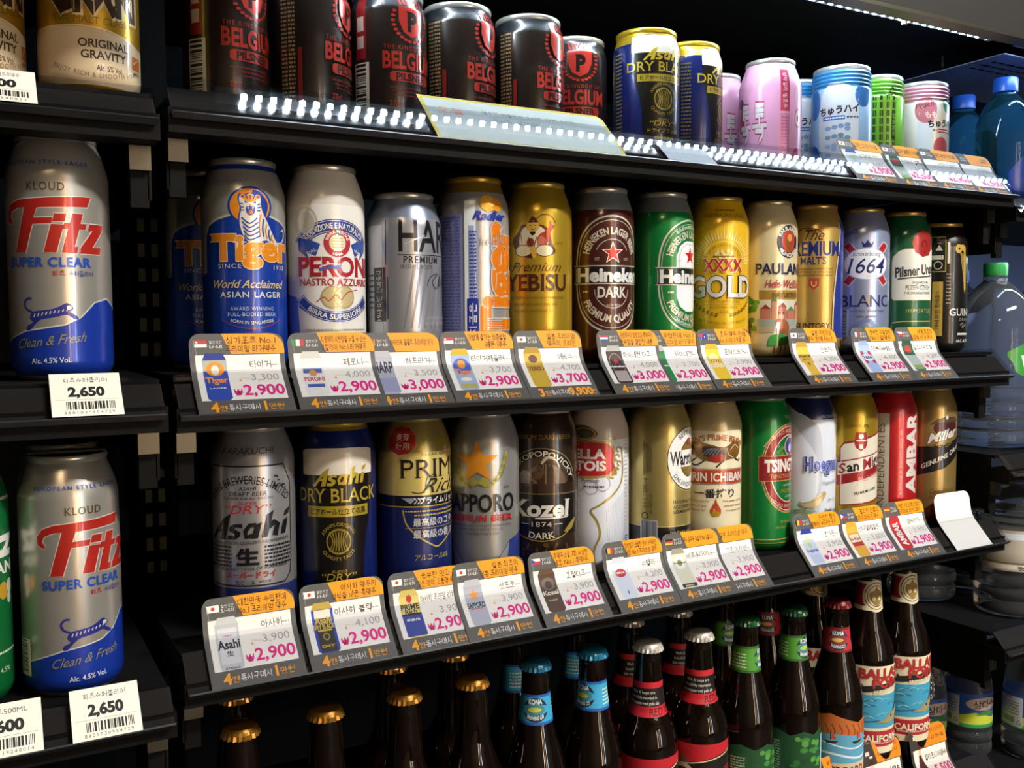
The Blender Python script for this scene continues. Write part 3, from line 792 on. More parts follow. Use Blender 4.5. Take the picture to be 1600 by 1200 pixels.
def heineken(a, main, dark, band, sub):
    lab(a)
    P = lambda rx, top, bot: [(rx * math.sin(t) , (top + bot) / 2 + (top - bot) / 2 * math.copysign(abs(math.cos(t)) ** 0.72, math.cos(t))) for t in [2 * PI * i / 44 for i in range(44)]]
    E1 = P(37.5, 140, 29); a.line(E1, 1.7, 'cfcabb', True); a.poly(P(36.5, 138.5, 30.5), dark)
    a.line(P(34.6, 136, 33), .7, 'b9b3a4', True)
    let(a)
    a.t('HEINEKEN LAGER BEER', 0, 126, 6.8, 'd2cab8', 74, arc=27, b=.03)
    a.t('PREMIUM QUALITY', 0, 42, 6.8, 'd2cab8', 66, arc=-28, b=.03)
    emb(a)
    if sub:
        a.ring(0, 100, 17.4, 18.2, 'b9b3a4', 24, 1, math.radians(25), math.radians(155)); a.ring(0, 70, 17.4, 18.2, 'b9b3a4', 24, 1, math.radians(180), math.radians(360))
    else:
        a.poly([(-19, 92), (-19, 104), (-15, 114), (-7, 119), (7, 119), (15, 114), (19, 104), (19, 92)], 'd8dce0', 'wht')
        a.poly([(-19, 76), (-19, 64), (-15, 54), (-7, 49), (7, 49), (15, 54), (19, 64), (19, 76)], 'd8dce0', 'wht')
        a.line([(-16, 92), (-16, 104), (-12.5, 112), (-6, 116), (6, 116), (12.5, 112), (16, 104), (16, 92)], .7, 'a9b0b4')
    a.star(0, 104.5, 11.6, 'f2ece4'); a.star(0, 104.5, 9.6, 'c8221c')
    a.poly([(-41, 75), (-38.5, 77), (-38.5, 90), (-41, 93), (41, 93), (38.5, 90), (38.5, 77), (41, 75)], 'c9c3b2'); a.poly([(-40, 76), (-37.5, 78), (-37.5, 89.5), (-40, 92), (40, 92), (37.5, 89.5), (37.5, 78), (40, 76)], band)
    let(a); a.t('Heineken', 0, 84, 12.6, 'e6e8e6', 74, b=.045, se=.05)
    if sub: a.t('DARK', 0, 67.5, 10, 'd8d8d0', 30, b=.03); a.t('LAGER BEER', 0, 55, 2.4, 'c2b8a4', 16); a.dashes(-30, -24, 68, 1.6, 'c2b8a4')
    else: a.t('BREWED WITH', 0, 133, 3.0, 'd8dcd4', 40, arc=30, b=.02); a.t('ORIGINAL RECIPE', 0, 35.5, 3.0, 'd8dcd4', 46, arc=-32, b=.02); a.dashes(-28, -22, 68, 1.6, 'd8dcd4')
    a.t('EST.', -15, 99, 2.6, 'c2b8a4', 5); a.t('1873', 15, 99, 2.6, 'c2b8a4', 6)
def art_hdark(a): heineken(a, '3a1712', '471d15', '1e120e', True)
def art_hein(a): heineken(a, '0a7a34', '0a7332', '17251c', False)

def art_xxxx(a):
    Y = 'e2b21a'; L = 'f0d672'; K = '8a6410'
    emb(a)
    for k in range(31):
        t = PI * (k + .5) / 31; r0, r1 = 26, 26 + (12 if k % 2 else 7)
        a.line([(r0 * math.cos(t), 98 + r0 * math.sin(t)), (r1 * math.cos(t), 98 + r1 * math.sin(t))], [1.6, .3], 'f0dc90')
    a.ring(0, 98, 22.5, 23.3, 'f0dc90', 36, 1, 0, PI)
    for k in range(9): a.ell(-8 + k * 2, 108 + 3 * math.sin(k * 2.4), 1.4, 2.2, 'e9dcae', 10)
    a.line([(-11, 106), (11, 106)], 1.0, K)
    for s in (-1, 1):
        for k in range(9):
            t = math.radians(270 + s * (10 + k * 6)); cx, cy = 44 * math.cos(t), 92 + 48 * math.sin(t); a.ell(cx, cy, 1.7, 1.0, K, 8); a.ell(cx + .5, cy + 2, 1.5, .8, K, 8)
    let(a)
    a.t('BREWERY OF CASTLEMAINE PERKINS', 0, 117.5, 2.4, K, 56, arc=19.5)
    a.t('XXXX', 0, 97, 13.2, 'f3e6c0', 44, b=.05, se=.05); a.t('XXXX', 0, 97, 12.6, 'b8281c', 43, b=.028, se=.05)
    a.t('GOLD', -1, 75, 21.5, '3b2f18', 71, b=.05, se=.045); a.t('GOLD', -1, 75, 21, 'dcdcd4', 70, b=.026, se=.035)
    a.t('FULL FLAVOURED', 0, 59.5, 2.8, K, 36, se=True, sp=1.2); a.t('AUSTRALIAN', 0, 53.5, 2.8, K, 28, se=True, sp=1.2); a.t('LAGER', 0, 48.5, 2.8, K, 12, se=True, sp=1.2)
    a.line([(-20, 56.5), (20, 56.5)], .35, K)
    a.t('FIRST BREWED IN QUEENSLAND', 0, 37, 2.6, K, 54, arc=-80, sp=1.2)
    a.t('AUSTRALIAN LAGER', 2, 148, 4.0, '8a6a14', 46, se=True); a.dashes(-10, 14, 153.5, 1.4, '8a6a14')

def art_paul(a):
    lab(a); a.rect(-20, 62, 30, 72, 'a5833a')
    a.rect(-36, 12, 60, 50, 'cfc29c'); a.rect(-20, 38, 60, 61, 'd9d5c2')
    emb(a)
    rnd = random.Random(4)
    for k in range(26): a.ell(-30 + rnd.uniform(-8, 8), 44 + rnd.uniform(-13, 20), 3.6, 3.0, rnd.choice(('3f8a34', '4e9a3c', '2f7028')), 10)
    a.rect(-31, 22, -28.5, 40, '6a4a24')
    for k, (u, w, h) in enumerate(((-18, 10, 12), (-7, 6, 20), (1, 9, 14), (11, 12, 10), (24, 10, 16))): a.rect(u, 40, u + w, 40 + h, ('c07a60', 'c98a70', 'b86a54')[k % 3]); a.poly([(u - .5, 40 + h), (u + w + .5, 40 + h), (u + w / 2, 40 + h + 5)], ('8a3c2c', '4e8a54')[k % 2])
    a.rect(-22, 33, 40, 41, '9aa69a'); a.rect(-22, 27, 40, 33, 'b8a888')
    a.ell(4, 44, 3.4, 4, 'd29a78'); a.rect(.5, 46, 7.5, 48.5, '7a3a24'); a.curve([(-2, 40), (8, 41), (14, 34), (12, 22), (0, 20), (-2, 30)], None, 'a05a34', 3, True)
    a.poly([(-6, 22), (-1, 38), (3, 38), (1, 24)], 'd8dcdc'); a.curve([(-10, 12), (-8, 23), (2, 25), (12, 23), (12, 14), (0, 13)], None, '3f9a4c', 3, True)
    for u in (-4, 3, 8): a.rect(u, 4, u + 1.6, 13, '8a5a30')
    a.poly([(24, 4), (30, 36), (36, 40), (34, 4)], '33303e'); a.poly([(36, 4), (36, 40), (40, 38), (42, 4)], '8a3c3c')
    cx = 12.5; a.ell(cx, 124, 13.5, 17.5, '23263e'); a.ell(cx, 124, 8.8, 12, 'b8402a'); a.ell(cx, 121.5, 4.2, 7.5, '8a5020'); a.ell(cx + 1, 128, 3.2, 4, 'd89a4a')
    let(a)
    a.t('PAULANER', cx, 138, 3.8, 'e6e0cc', 30, arc=11, b=.03); a.t('MÜNCHEN', cx, 109.5, 3.8, 'e6e0cc', 26, arc=-11, b=.03)
    a.t('PAULANER', 12, 95, 11.5, '1f1f52', 72, b=.012, se=.04)
    a.t('Hefe-Weißbier', 12, 79, 8.5, 'b0303c', 52, sh=.3, se=.03, b=.01)
    a.t('NATURTRÜB', 12, 67, 5.2, '4a3414', 36, se=.03)

def art_suntory(a):
    N = '1b2a72'; 
    lab(a)
    L = [(34, 152), (33, 135), (31.5, 118), (27, 92), (24.5, 72), (23, 50), (22.5, 20)]
    for s in (-1, 1):
        P = [(s * p, q) for p, q in L]; a.poly(P + [(s * 72, 20), (s * 72, 152)], '2a3a96')
        a.line(P, 1.8, 'e0d0a4'); a.line([(p - s * 1.6, q) for p, q in P], .7, '6a3a20')
    emb(a); a.poly([(-5.5, 86), (5.5, 86), (5.5, 78), (0, 73), (-5.5, 78)], 'b04634'); a.line([(-2.4, 83), (-2.4, 79), (0, 77), (2.4, 79), (2.4, 83)], 1.0, 'e2c88a')
    let(a)
    a.t('The', 0, 134, 12, '4a2c14', 22, sh=.5, se=.03, b=.004); a.curve([(-20, 136), (-12, 141), (2, 140), (8, 136)], .9, '4a2c14')
    a.t('PREMIUM', 0, 119, 15.5, N, 62, b=.02, se=.045); a.t("MALT'S", -1, 105.5, 8.4, N, 28, b=.016, se=.045)
    for k in range(3): a.t(('sumptuous premium malt', 'and finest aroma hops', 'brewed with pure water')[k], 1, 97 - k * 3.6, 2.4, '6a4a1c', 42, sh=.3)
    a.t('SUNTORY', 0, 33.5, 6.5, '3a2412', 38, b=.012, se=.04)

def art_1664(a):
    R = 'b02a34'; N = '1c2a66'
    lab(a)
    for s in (-1, 1):
        for q in (1, -1):
            a.poly([(s * 3, 104 + q * 6), (s * 20, 104 + q * 26), (s * 29, 104 + q * 21), (s * 12, 104 + q * 2)], 'd4d8e2'); a.poly([(s * 4, 104 + q * 7), (s * 20.5, 104 + q * 24.5), (s * 27, 104 + q * 20.5), (s * 12, 104 + q * 4)], R)
    emb(a); a.ell(0, 104, 27.5, 18.5, '9fb0d4'); a.ell(0, 104, 26.3, 17.4, 'd9dde6', fin='wht')
    a.poly([(-5, 123), (5, 123), (7, 130), (3.5, 126.5), (0, 131), (-3.5, 126.5), (-7, 130)], N)
    let(a); a.t('Kronenbourg', 0, 115.5, 5.0, N, 32, sh=.2, se=.03); a.t('1664', 0, 102, 17, N, 46, sh=.28, se=.04, b=.006)
    a.t('DEPUIS', 6, 90, 2.6, 'a8a8a0', 12)
    a.t('BLANC', 0, 61.8, 13.2, N, 60, se=.04, b=.006); a.poly([(-2, 61), (2.5, 61), (.3, 65)], 'd8b030')
    a.t('FLAVOURED WHEAT BEER', 0, 50, 2.5, '3a4478', 46, sp=1.1); a.t('bière blanche', 0, 44, 3, '3a4478', 22, sh=.3)
    a.t('FRANCE', -20, 139, 5, '3a4478', 20, rot=18)
    a.curve([(-60, 10), (-30, 16), (0, 40), (16, 22), (40, 12)], 5, '6f7fae', 5); a.barcode(-30, -19, 20, 52, False, '3a4478', 'a9b6d4')

def art_pils(a):
    lab(a)
    P = [(-24, 66), (-22, 63.5), (40, 63.5), (40, 123), (-10, 123), (-17, 120.5), (-23, 114), (-24, 108)]
    a.line(P, 1.6, 'c9b57a', True); a.poly(P, 'd6d6cc', 'wht')
    a.line([(-24, 36), (-12, 38), (40, 38)], 1.4, 'b7a25c'); a.line([(-24, 34), (-24, 20)], 1.4, 'b7a25c')
    emb(a)
    a.curve([(14 + (15 + (1.2 if i % 2 else 0)) * math.cos(i * PI / 9), 130 + (15 + (1.2 if i % 2 else 0)) * math.sin(i * PI / 9)) for i in range(18)], None, 'a82c28', 3, True)
    a.ring(14, 130, 10.4, 11.2, '7a1c1c', 28); a.ring(14, 129, 3, 5, '7a1c1c', 16, 1, 0, PI); a.rect(9, 126, 11, 129, '7a1c1c'); a.rect(17, 126, 19, 129, '7a1c1c')
    let(a)
    a.t('Pilsner Urquell', 10, 99, 11.5, '1d2420', 62, b=.03, se=.03, slope=.10); a.curve([(-18, 88), (-4, 89.5), (20, 91), (40, 94)], 1.4, '1d2420')
    a.t('BREWED IN', 10, 84, 3.0, '3c4440', 22); a.t('PLZEŇ CZECH', 8, 78, 4.8, '1d2420', 34, se=.03); a.t('THE ORIGINAL PILSNER', 8, 71.5, 3.0, '3c4440', 38)
    a.t('IMPORTED', 10, 50.5, 4.2, 'c9b57a', 36, sp=1.3)

def art_guin(a):
    G = 'c4a24a'
    lab(a); a.rect(-34, 98, -16, 141, 'b8a862'); a.rect(-33, 99, -17, 140, '1a1917'); a.rect(-33, 113, -19, 118, 'd8d6c4'); a.rect(-31, 20, -19, 86, G)
    a.ring(-25, 106, 4, 5, 'd8d6c4', 20); a.poly([(-28, 124), (-24, 131), (-20, 124)], 'd8d6c4'); a.rect(-14.5, 108, -11.5, 134, 'cfcfc4')
    emb(a)
    a.poly([(-3, 127), (8, 123), (9.5, 78), (12, 72), (14, 78), (12, 128), (8, 131), (1, 131)], G)
    a.ell(0, 126, 5, 5.5, G, 18); a.ell(0.4, 126, 1.5, 1.6, '1c1812', 12)
    a.poly([(1.5, 121), (7.5, 119), (9.2, 84)], '1c1812')
    for k in range(7): a.line([(2 + k * 1.0, 122 - k * .4), (9.6, 84 + k * 4)], .55, G)
    let(a)
    a.t('GUINNESS', 18, 49, 8.6, 'd8d8d0', 58, b=.012, se=.04); a.t('DRAUGHT', 16, 40, 3.2, '9a9a92', 26, sp=1.2)
    a.curve([(4, 33), (10, 36), (8, 30), (16, 34), (18, 28), (24, 32)], .6, 'a8a8a0'); a.rect(0, 21, 20, 23.5, 'd8d8d0'); a.t('ALC. 4.2% VOL', 14, 14, 3.6, 'd8d8d0', 32, b=.02)
    a.t('19세 미만 판매금지', -25, 52, 5, '241f14', 46, rot=90)
    for k in range(9): a.dashes(-15.5, -10, 60 + k * 4.4, 1.4, '9a9488', seed=k)
    a.t('JUG', -25, 136, 3.4, 'd8d6c4', 9, rot=90)

def asahi_word(a, u, v, h, col, w):
    """slanted angular wordmark, each letter cut from straight-edged strokes"""
    H = 1.15; k = h / H; kx = w / 4.02
    m = lambda P: [(u + ((p + q * .27) - 2.01) * kx, v + (q - H / 2) * k + (p - 1.9) * kx * .05) for p, q in P]
    for P in ([(.60, 0), (.94, 0), (.94, 1.15), (.66, .98)], [(-.04, .06), (.16, -.02), (.70, .74), (.70, 1.0), (.60, .96)], [(.26, .33), (.64, .33), (.64, .47), (.36, .47)],
              [(1.02, .02), (1.42, -.02), (1.62, .14), (1.60, .32), (1.29, .46), (1.31, .54), (1.64, .50), (1.56, .68), (1.16, .68), (1.01, .54), (1.05, .38), (1.35, .24), (1.33, .16), (1.04, .20)],
              [(2.14, 0), (2.42, 0), (2.42, .68), (2.14, .62)], [(2.56, 0), (2.84, 0), (2.84, 1.15), (2.56, .98)], [(3.46, 0), (3.74, 0), (3.74, .68), (3.46, .60)], [(3.46, .76), (3.74, .84), (3.74, 1.15), (3.46, 1.0)]):
        a.poly(m(P), col)
    a.line(m([(2.2, .58), (1.93, .60), (1.80, .36), (1.90, .10), (2.2, .14)]), .2 * kx, col); a.line(m([(2.78, .44), (3.0, .62), (3.18, .52), (3.18, 0)]), .25 * kx, col)

def art_asahi(a):
    K = '17161a'; R = 'b02630'
    lab(a); a.rect(-104, 6, 104, 40, '27306a')
    P = [(-40, 48), (-34, 42), (30, 42), (36, 48), (38, 60), (38, 122), (30, 137), (-34, 137), (-40, 122)]
    a.poly(P, 'a9a9ac', 'met'); a.line(P, 1.3, K, True)
    emb(a); a.ring(-1, 92, 34, 34.5, K, 30, 1.0, math.radians(40), math.radians(140))
    for k in range(10): a.ell(22 + k * 1.1, 128 - k * 1.2 + 2 * math.sin(k), 1.0, .7, K, 8)
    let(a)
    a.t('KARAKUCHI', 0, 149, 5, '3a3a3e', 46, sh=.2, se=.03)
    a.t('ASAHI BREWERIES LIMITED', -1, 126.5, 6.4, K, 82, arc=46, b=.006, sp=1.05)
    a.t('ASAHI', 0, 119.5, 3.0, K, 14, se=.03, sh=.15); a.t('DRAFT BEER', 0, 115.3, 3.4, K, 30, sh=.15, se=.03); a.t('THE BEER FOR ALL SEASONS', 0, 111.6, 1.8, K, 40)
    a.t('SUPER', 0, 108, 2.6, R, 14, sh=.2); a.t('“DRY”', 0, 103, 6.6, R, 37, sh=.25, se=.04)
    asahi_word(a, 0, 90, 21, K, 72)
    a.t('BREWED FROM QUALITY INGREDIENTS', 0, 76.5, 2.4, K, 68, slope=.03)
    for k in range(6):
        for s in (-1, 1): a.dashes(-36 if s < 0 else 12, -14 if s < 0 else 36, 72.6 - k * 3.0, 1.5, K, seed=k + s, slope=.02)
    a.t('THE GREAT TASTE OF ASAHI BEER', 2, 55.8, 2.4, K, 60, slope=.03)
    a.t('生', -1, 65.5, 14, K, 18, b=.04)
    a.t('スーパードライ', 1, 50.8, 5.4, R, 40, b=.035); a.t('生ビール', -3, 45, 3.6, K, 16, b=.01); a.t('非熱処理', 12, 45, 2.4, K, 9)
    a.barcode(-56, -45, 24, 60, False, '26262a', '90909a')

def dry_black(a, k=1.0, v0=0.0):
    G = 'b9a032'; f = lambda v: v0 + (v - 0) * k
    lab(a)
    g = [(-33, 134), (-32, 142), (-28, 146), (28, 146), (32, 142), (33, 134), (32, 110), (29, 90), (24, 70), (22, 50), (21, 14), (-21, 14), (-22, 50), (-24, 70), (-29, 90), (-32, 110)]
    g = [(p, f(q)) for p, q in g]; a.line(g, 1.0, '0c1540', True); a.poly(g, '15100e')
    a.curve([(-32.6, f(124)), (-32.6, f(138)), (-28, f(145.5)), (28, f(145.5)), (32.6, f(138)), (32.6, f(124))], None, 'cfc7b8', 3, False, 'wht')
    emb(a); a.ring(0, f(69), 15.5, 16, '1c1612', 30); a.ell(0, f(69), 10.4, 11.2, '6d6022'); a.ell(0, f(69), 9.3, 10.2, '2a220e')
    for q in range(-3, 4): a.curve([(q * 2.6, f(69) - 8), (q * 1.6, f(69)), (q * 2.6, f(69) + 8)], .7, 'a08c2c')
    a.ring(0, f(69), 9.3, 10.3, 'a08c2c', 24)
    a.rect(-27, f(89.5), 27, f(98.5), 'a8922c')
    let(a)
    asahi_word(a, 2, f(123.5), 15.5 * k, G, 46)
    a.t('DRY BLACK', 0, f(107.5), 11.5 * k, G, 76, b=.006, se=.04)
    a.t('ビアホール仕立ての黒', 0, f(94), 5.6 * k, '1a150f', 48, b=.015)
    a.t("ASAHI'S ORIGINAL", 0, f(69) + 14.5, 2.8, 'a08c2c', 34, arc=14.5, b=.01); a.t('QUALITY TASTE', 0, f(69) - 14.5, 2.8, 'a08c2c', 30, arc=-14.5, b=.01)
    a.t('SUPER', 0, f(44), 2.4, 'a08c2c', 13, sh=.2); a.t('“DRY”', 0, f(39.5), 6.0 * k, 'b09a38', 29, sh=.2, se=.03)
    a.t('ドライブラック', 0, f(31), 4.2, 'b09a38', 34, sh=.15); a.dashes(-10, 12, f(22), 2.4, 'a08c2c')
    for q in range(24): a.dashes(-54, -44, f(20 + q * 4.6), 1.6, '8a7c3a', seed=q)
def art_dryb(a): dry_black(a)
def art_dry_small(a): dry_black(a, .80, -2.0)

def art_prime(a):
    Y = 'c9b566'; N = '192662'
    lab(a); a.rect(-104, 4, 104, 100.5, N); a.rect(-104, 100.5, 104, 138, Y); a.rect(-104, 91, 104, 100.5, '14131c'); a.rect(-104, 90.4, 104, 91.4, 'b59a3c')
    emb(a); a.curve([(-29 + (12.6 + (.9 if i % 2 else 0)) * math.cos(i * PI / 9), 149 - 1 + (11.6 + (.9 if i % 2 else 0)) * math.sin(i * PI / 9)) for i in range(18)], None, 'a8261e', 3, True)
    a.curve([(-28, 88), (-25, 76), (-16, 66), (-4, 58), (3, 55), (10, 58), (22, 66), (31, 76), (34, 88)], 1.3, 'b9a03c')
    a.poly([(-29, 98.5), (-16, 98.5), (-21, 93.5)], '9a98a0')
    for k in range(3): a.line([(-18 + k * 3, 98.5), (-15.5 + k * 3, 96), (-18 + k * 3, 93.5)], .9, 'd8d8d4')
    let(a)
    a.t('麦芽', -28, 151, 6.0, 'e6d4c0', 12.5, b=.01); a.t('使用', -28, 143.5, 6.0, 'e6d4c0', 12.5, b=.01); a.dashes(-36, -21, 157, 2, '7a1812')
    asahi_word(a, 4, 147.5, 12, '8f8022', 40); a.t('CLEAR ASAHI', 4, 136, 2.6, '6a5c24', 30, sp=1.2)
    a.t('PRIME', 3, 124, 16.5, '231c1a', 66, se=.045); a.t('Rich', 8, 109, 13, '231c1a', 40, sh=.55, se=.03, b=-.002); a.curve([(-20, 104), (-12, 103), (0, 112), (2, 118), (-6, 116), (-8, 108)], .8, '231c1a')
    a.t('プライムリッチ', 8, 96, 6.4, 'e6e4dc', 44, b=.025)
    a.dashes(-26, 34, 87, 1.3, 'b9a03c', seed=2); a.dashes(-18, 30, 83.6, 1.3, 'b9a03c', seed=3)
    a.t('最高級のコク', 2, 77.5, 7.4, 'd4d4cc', 42, b=.01); a.t('最高級の香り', 2, 67, 7.4, 'd4d4cc', 42, b=.01); a.line([(-26, 72.3), (30, 72.3)], .4, 'b9a03c')
    a.t('アルコール6%', -1, 46.5, 4.8, 'b9a858', 34, sh=.15)

def art_sapporo(a):
    K = '19181c'
    lab(a); a.poly([(-104, 6), (-104, 62), (-60, 60), (-30, 52), (-12, 30), (0, 24), (12, 30), (30, 52), (60, 60), (104, 62), (104, 6)], '2b3c86')
    a.poly([(-30, 51), (-12, 29), (0, 23), (12, 29), (30, 51), (24, 14), (0, 8), (-24, 14)], 'b4b4b2', 'met')
    emb(a)
    for s in (-1, 1):
        a.curve([(s * 2, 103), (s * 14, 105), (s * 22, 113), (s * 26, 126)], .8, '6a662c')
        for k in range(12):
            t = k / 11; cx, cy = s * (8 + 18 * t ** .8), 103 + 28 * t ** 1.6
            a.ell(cx, cy, 2.0, 1.2 + t, ('8f8a34', 'a8a04a')[k % 2], 8); a.line([(cx, cy), (cx + s * 3.5, cy + 3.5)], .4, '5a5628')
    a.curve([(-9, 108), (-4, 111), (0, 107), (4, 111), (9, 108), (6, 102), (0, 105), (-6, 102)], None, '9c963c', 2, True)
    a.star(-1, 124, 20, 'd88a20', .42, .02)
    let(a)
    a.t('SAPPORO', 0, 87.5, 15.6, K, 70, b=.022); a.t('PREMIUM BEER', 0, 73.7, 5.6, 'b02a34', 66, b=.035, sp=1.1)
    a.t("A BALANCED TASTE THAT'S REFRESHING", 0, 67, 2.2, '4a4a4e', 62); a.t('AND RICH WITH TASTE', 2, 63.5, 2.2, '4a4a4e', 40); a.t("THE BREWER'S ART", 3, 59.6, 2.2, '4a4a4e', 32)
    a.t('1876', 26, 101, 2.4, K, 6)

def art_kozel(a):
    C = 'd8d0bc'
    lab(a)
    for k in range(24): a.rect(-58 + k * 5, 90, -57.4 + k * 5, 150, '2c1c10')
    emb(a); a.ell(0, 99, 36, 33, '8a7a50', a0=0, a1=PI, n=40); a.ell(0, 99, 35, 32, '191310', a0=0, a1=PI, n=40); a.ell(0, 99, 27, 24.5, '4a3a2a', a0=0, a1=PI, n=36); a.ell(4, 98, 20, 19, '6e5c46', a0=0, a1=PI, n=30)
    a.curve([(-2, 88), (-4, 100), (-8, 103), (-9, 108), (-5, 111), (-2, 117), (6, 119), (11, 114), (13, 104), (12, 88)], None, '3a2618', 3, True)
    a.curve([(-8, 105), (-6, 110), (-1, 114), (3, 110), (0, 104), (-4, 102)], None, '5c422c', 3, True)
    a.curve([(0, 117), (6, 123), (14, 120), (18, 112)], [1, 2, 2.4, 2.6, 2.8, 2.8, 2.8, 2.8, 2.6, 2.4, 2.2, 2, 1.8, 1.6, 1.4, 1.2, 1, .8, .6], 'b9a888')
    a.ell(-2, 110.5, .8, .8, '120c08', 8); a.curve([(-24, 90), (-18, 100), (-14, 96), (-8, 100)], 3.4, '4a3020'); a.ell(-16, 106, 5.4, 4.4, '8a8074'); a.rect(-21, 98, -11, 105, '7a7064')
    a.rect(-46, 50, 46, 88.5, '141110'); a.line([(-46, 88.5), (46, 88.5)], .8, '7a6a40')
    a.curve([(-34, 58), (-20, 48), (0, 44), (20, 48), (34, 58)], 1.0, 'a08c40'); a.curve([(22, 52), (30, 60), (38, 64), (32, 54)], None, 'a08c40', 2, True)
    let(a)
    a.t('VELKOPOPOVICKY', 0, 126.6, 5.2, C, 84, arc=32, b=.012, se=.03)
    a.t('PREMIUM DARK BEER', 0, 142, 4.2, 'a07a30', 62, se=.035)
    a.t('Kozel', -1, 75, 15, 'e0dccf', 60, b=.034, se=.05, sh=.06); a.line([(-6, 65.5), (26, 66)], 1.3, 'e0dccf')
    a.t('1874', 0, 60, 4.6, C, 19, se=.03, sp=1.2); a.line([(-20, 60), (-12, 60)], .6, C); a.line([(12, 60), (20, 60)], .6, C)
    a.t('DARK', 0, 49, 6.0, C, 25, b=.014, se=.035, arc=-60)
    for k in range(40): a.ell(-50 + random.Random(k).uniform(0, 100), 36 + random.Random(k + 90).uniform(-8, 5), 1.4, 2.4, '5a4320', 6)
    for k in range(26): a.dashes(46, 54, 40 + k * 4, 1.6, '9a958a', seed=k)

def art_stella(a):
    lab(a); a.rect(-104, 4, 104, 134, 'd4d8e0', 'wht')
    G = 'ad9244'
    L = [(24, 126), (26, 108), (24, 92), (14, 80), (0, 70), (-9, 64), (-3, 54), (0, 40), (-6, 24), (-4, 6)]
    for k in range(22): a.line([(6 + k * 2.6, 70 + k * 2.2 - 6), (10 + k * 2.6 - k * 1.9, 6)], .35, '9aa4b4')
    a.curve(L, 2.0, G)
    emb(a); P = [(-34, 128), (-16, 132), (2, 131), (10, 128), (14, 122), (13, 112), (16, 104), (10, 100), (-34, 100)]
    a.curve([(p * 1.06 + 1, q + (2 if q > 115 else -2)) for p, q in P], None, G, 3, True); a.curve(P, None, 'b8242a', 3, True)
    for p, q, r in ((18, 116, 4), (21, 110, 3), (17, 103, 4), (12, 133, 4), (20, 124, 3), (13, 99, 4)): a.ring(p, q, r * .5, r, G, 16, 1, 0, 5)
    a.curve([(-30, 136), (-14, 133), (-2, 140), (-14, 148), (-30, 146)], None, '4a4438', 3, True); a.ring(-16, 140, 5, 6, 'ad9244', 20, 2.0)
    for p in (-22, -9, 3): a.ring(p, 91 if p != -9 else 88, 7, 7.7, 'a8a8a4', 20)
    let(a); a.t('STELLA', -19, 120.2, 9, 'ece8e2', 50, b=.04, se=.04); a.t('ARTOIS', -19, 108.6, 9, 'ece8e2', 50, b=.04, se=.04)
    a.t('Premium', -10, 94, 3.6, '2a2624', 18, sh=.4, se=.02); a.dashes(-16, 4, 88, 1.5, '3a3632')
    for k in range(24): a.dashes(29, 34, 44 + k * 4, 1.4, 'c0b898', seed=k)
    a.barcode(28, 38, 8, 38, False, '3a4458', 'b8c0d0')

def art_wars(a):
    K = '1f1b18'
    lab(a); a.rect(-104, 4, 104, 43, '1d1714'); a.line([(-104, 43.4), (104, 43.4)], .8, 'd8c688')
    emb(a); a.ell(0, 111, 30.6, 34, 'b8a058', 40); a.ell(0, 111, 29, 32.5, K, 40); a.ell(0, 111, 28, 31.5, 'dcdcd8', 40, fin='wht'); a.ell(0, 111, 14.5, 19, K, 30); a.ell(0, 111, 13.6, 18, '8a7230', 30)
    a.rect(-22, 103, 22, 120, 'dcdcd8', 'wht'); a.ell(0, 128, 5, 4, '8a2a24', 14)
    let(a)
    a.t('Warsteiner', 0, 112, 13.5, K, 52, b=.03, res=1, se=.03); a.t('SEIT 1753', 0, 138, 4.2, K, 34, arc=23, b=.01); a.t('DAS EINZIG WAHRE', 0, 84.5, 4.2, K, 48, arc=-24, b=.01)
    a.t('NATURALLY BREWED', 0, 68, 3.4, K, 44, sp=1.1, b=.01); a.t('ACCORDING TO THE', 0, 63, 3.4, K, 44, sp=1.1, b=.01); a.t('GERMAN PURITY LAW', 0, 58, 3.4, K, 44, sp=1.1, b=.01)
    a.t('PREMIUM VERUM', 0, 36, 5, 'c4b27a', 50, sp=1.1)
    a.t('0,5 L / 500 ml', -51, 77, 4.6, '5a4c24', 30, rot=90); a.t('alc. 4.8% vol', -45, 66, 3.4, '5a4c24', 20, rot=90)
    for k in range(4): a.dashes(-53 + k * 2.6, -51.4 + k * 2.6, 112, 34 - k * 3, '7a6a3a', seed=k)
    a.ring(-51, 54, 3, 3.8, '4a3c1c', 18); a.barcode(-56, -38, 20, 50, True, '30303a', 'a8b0b8')

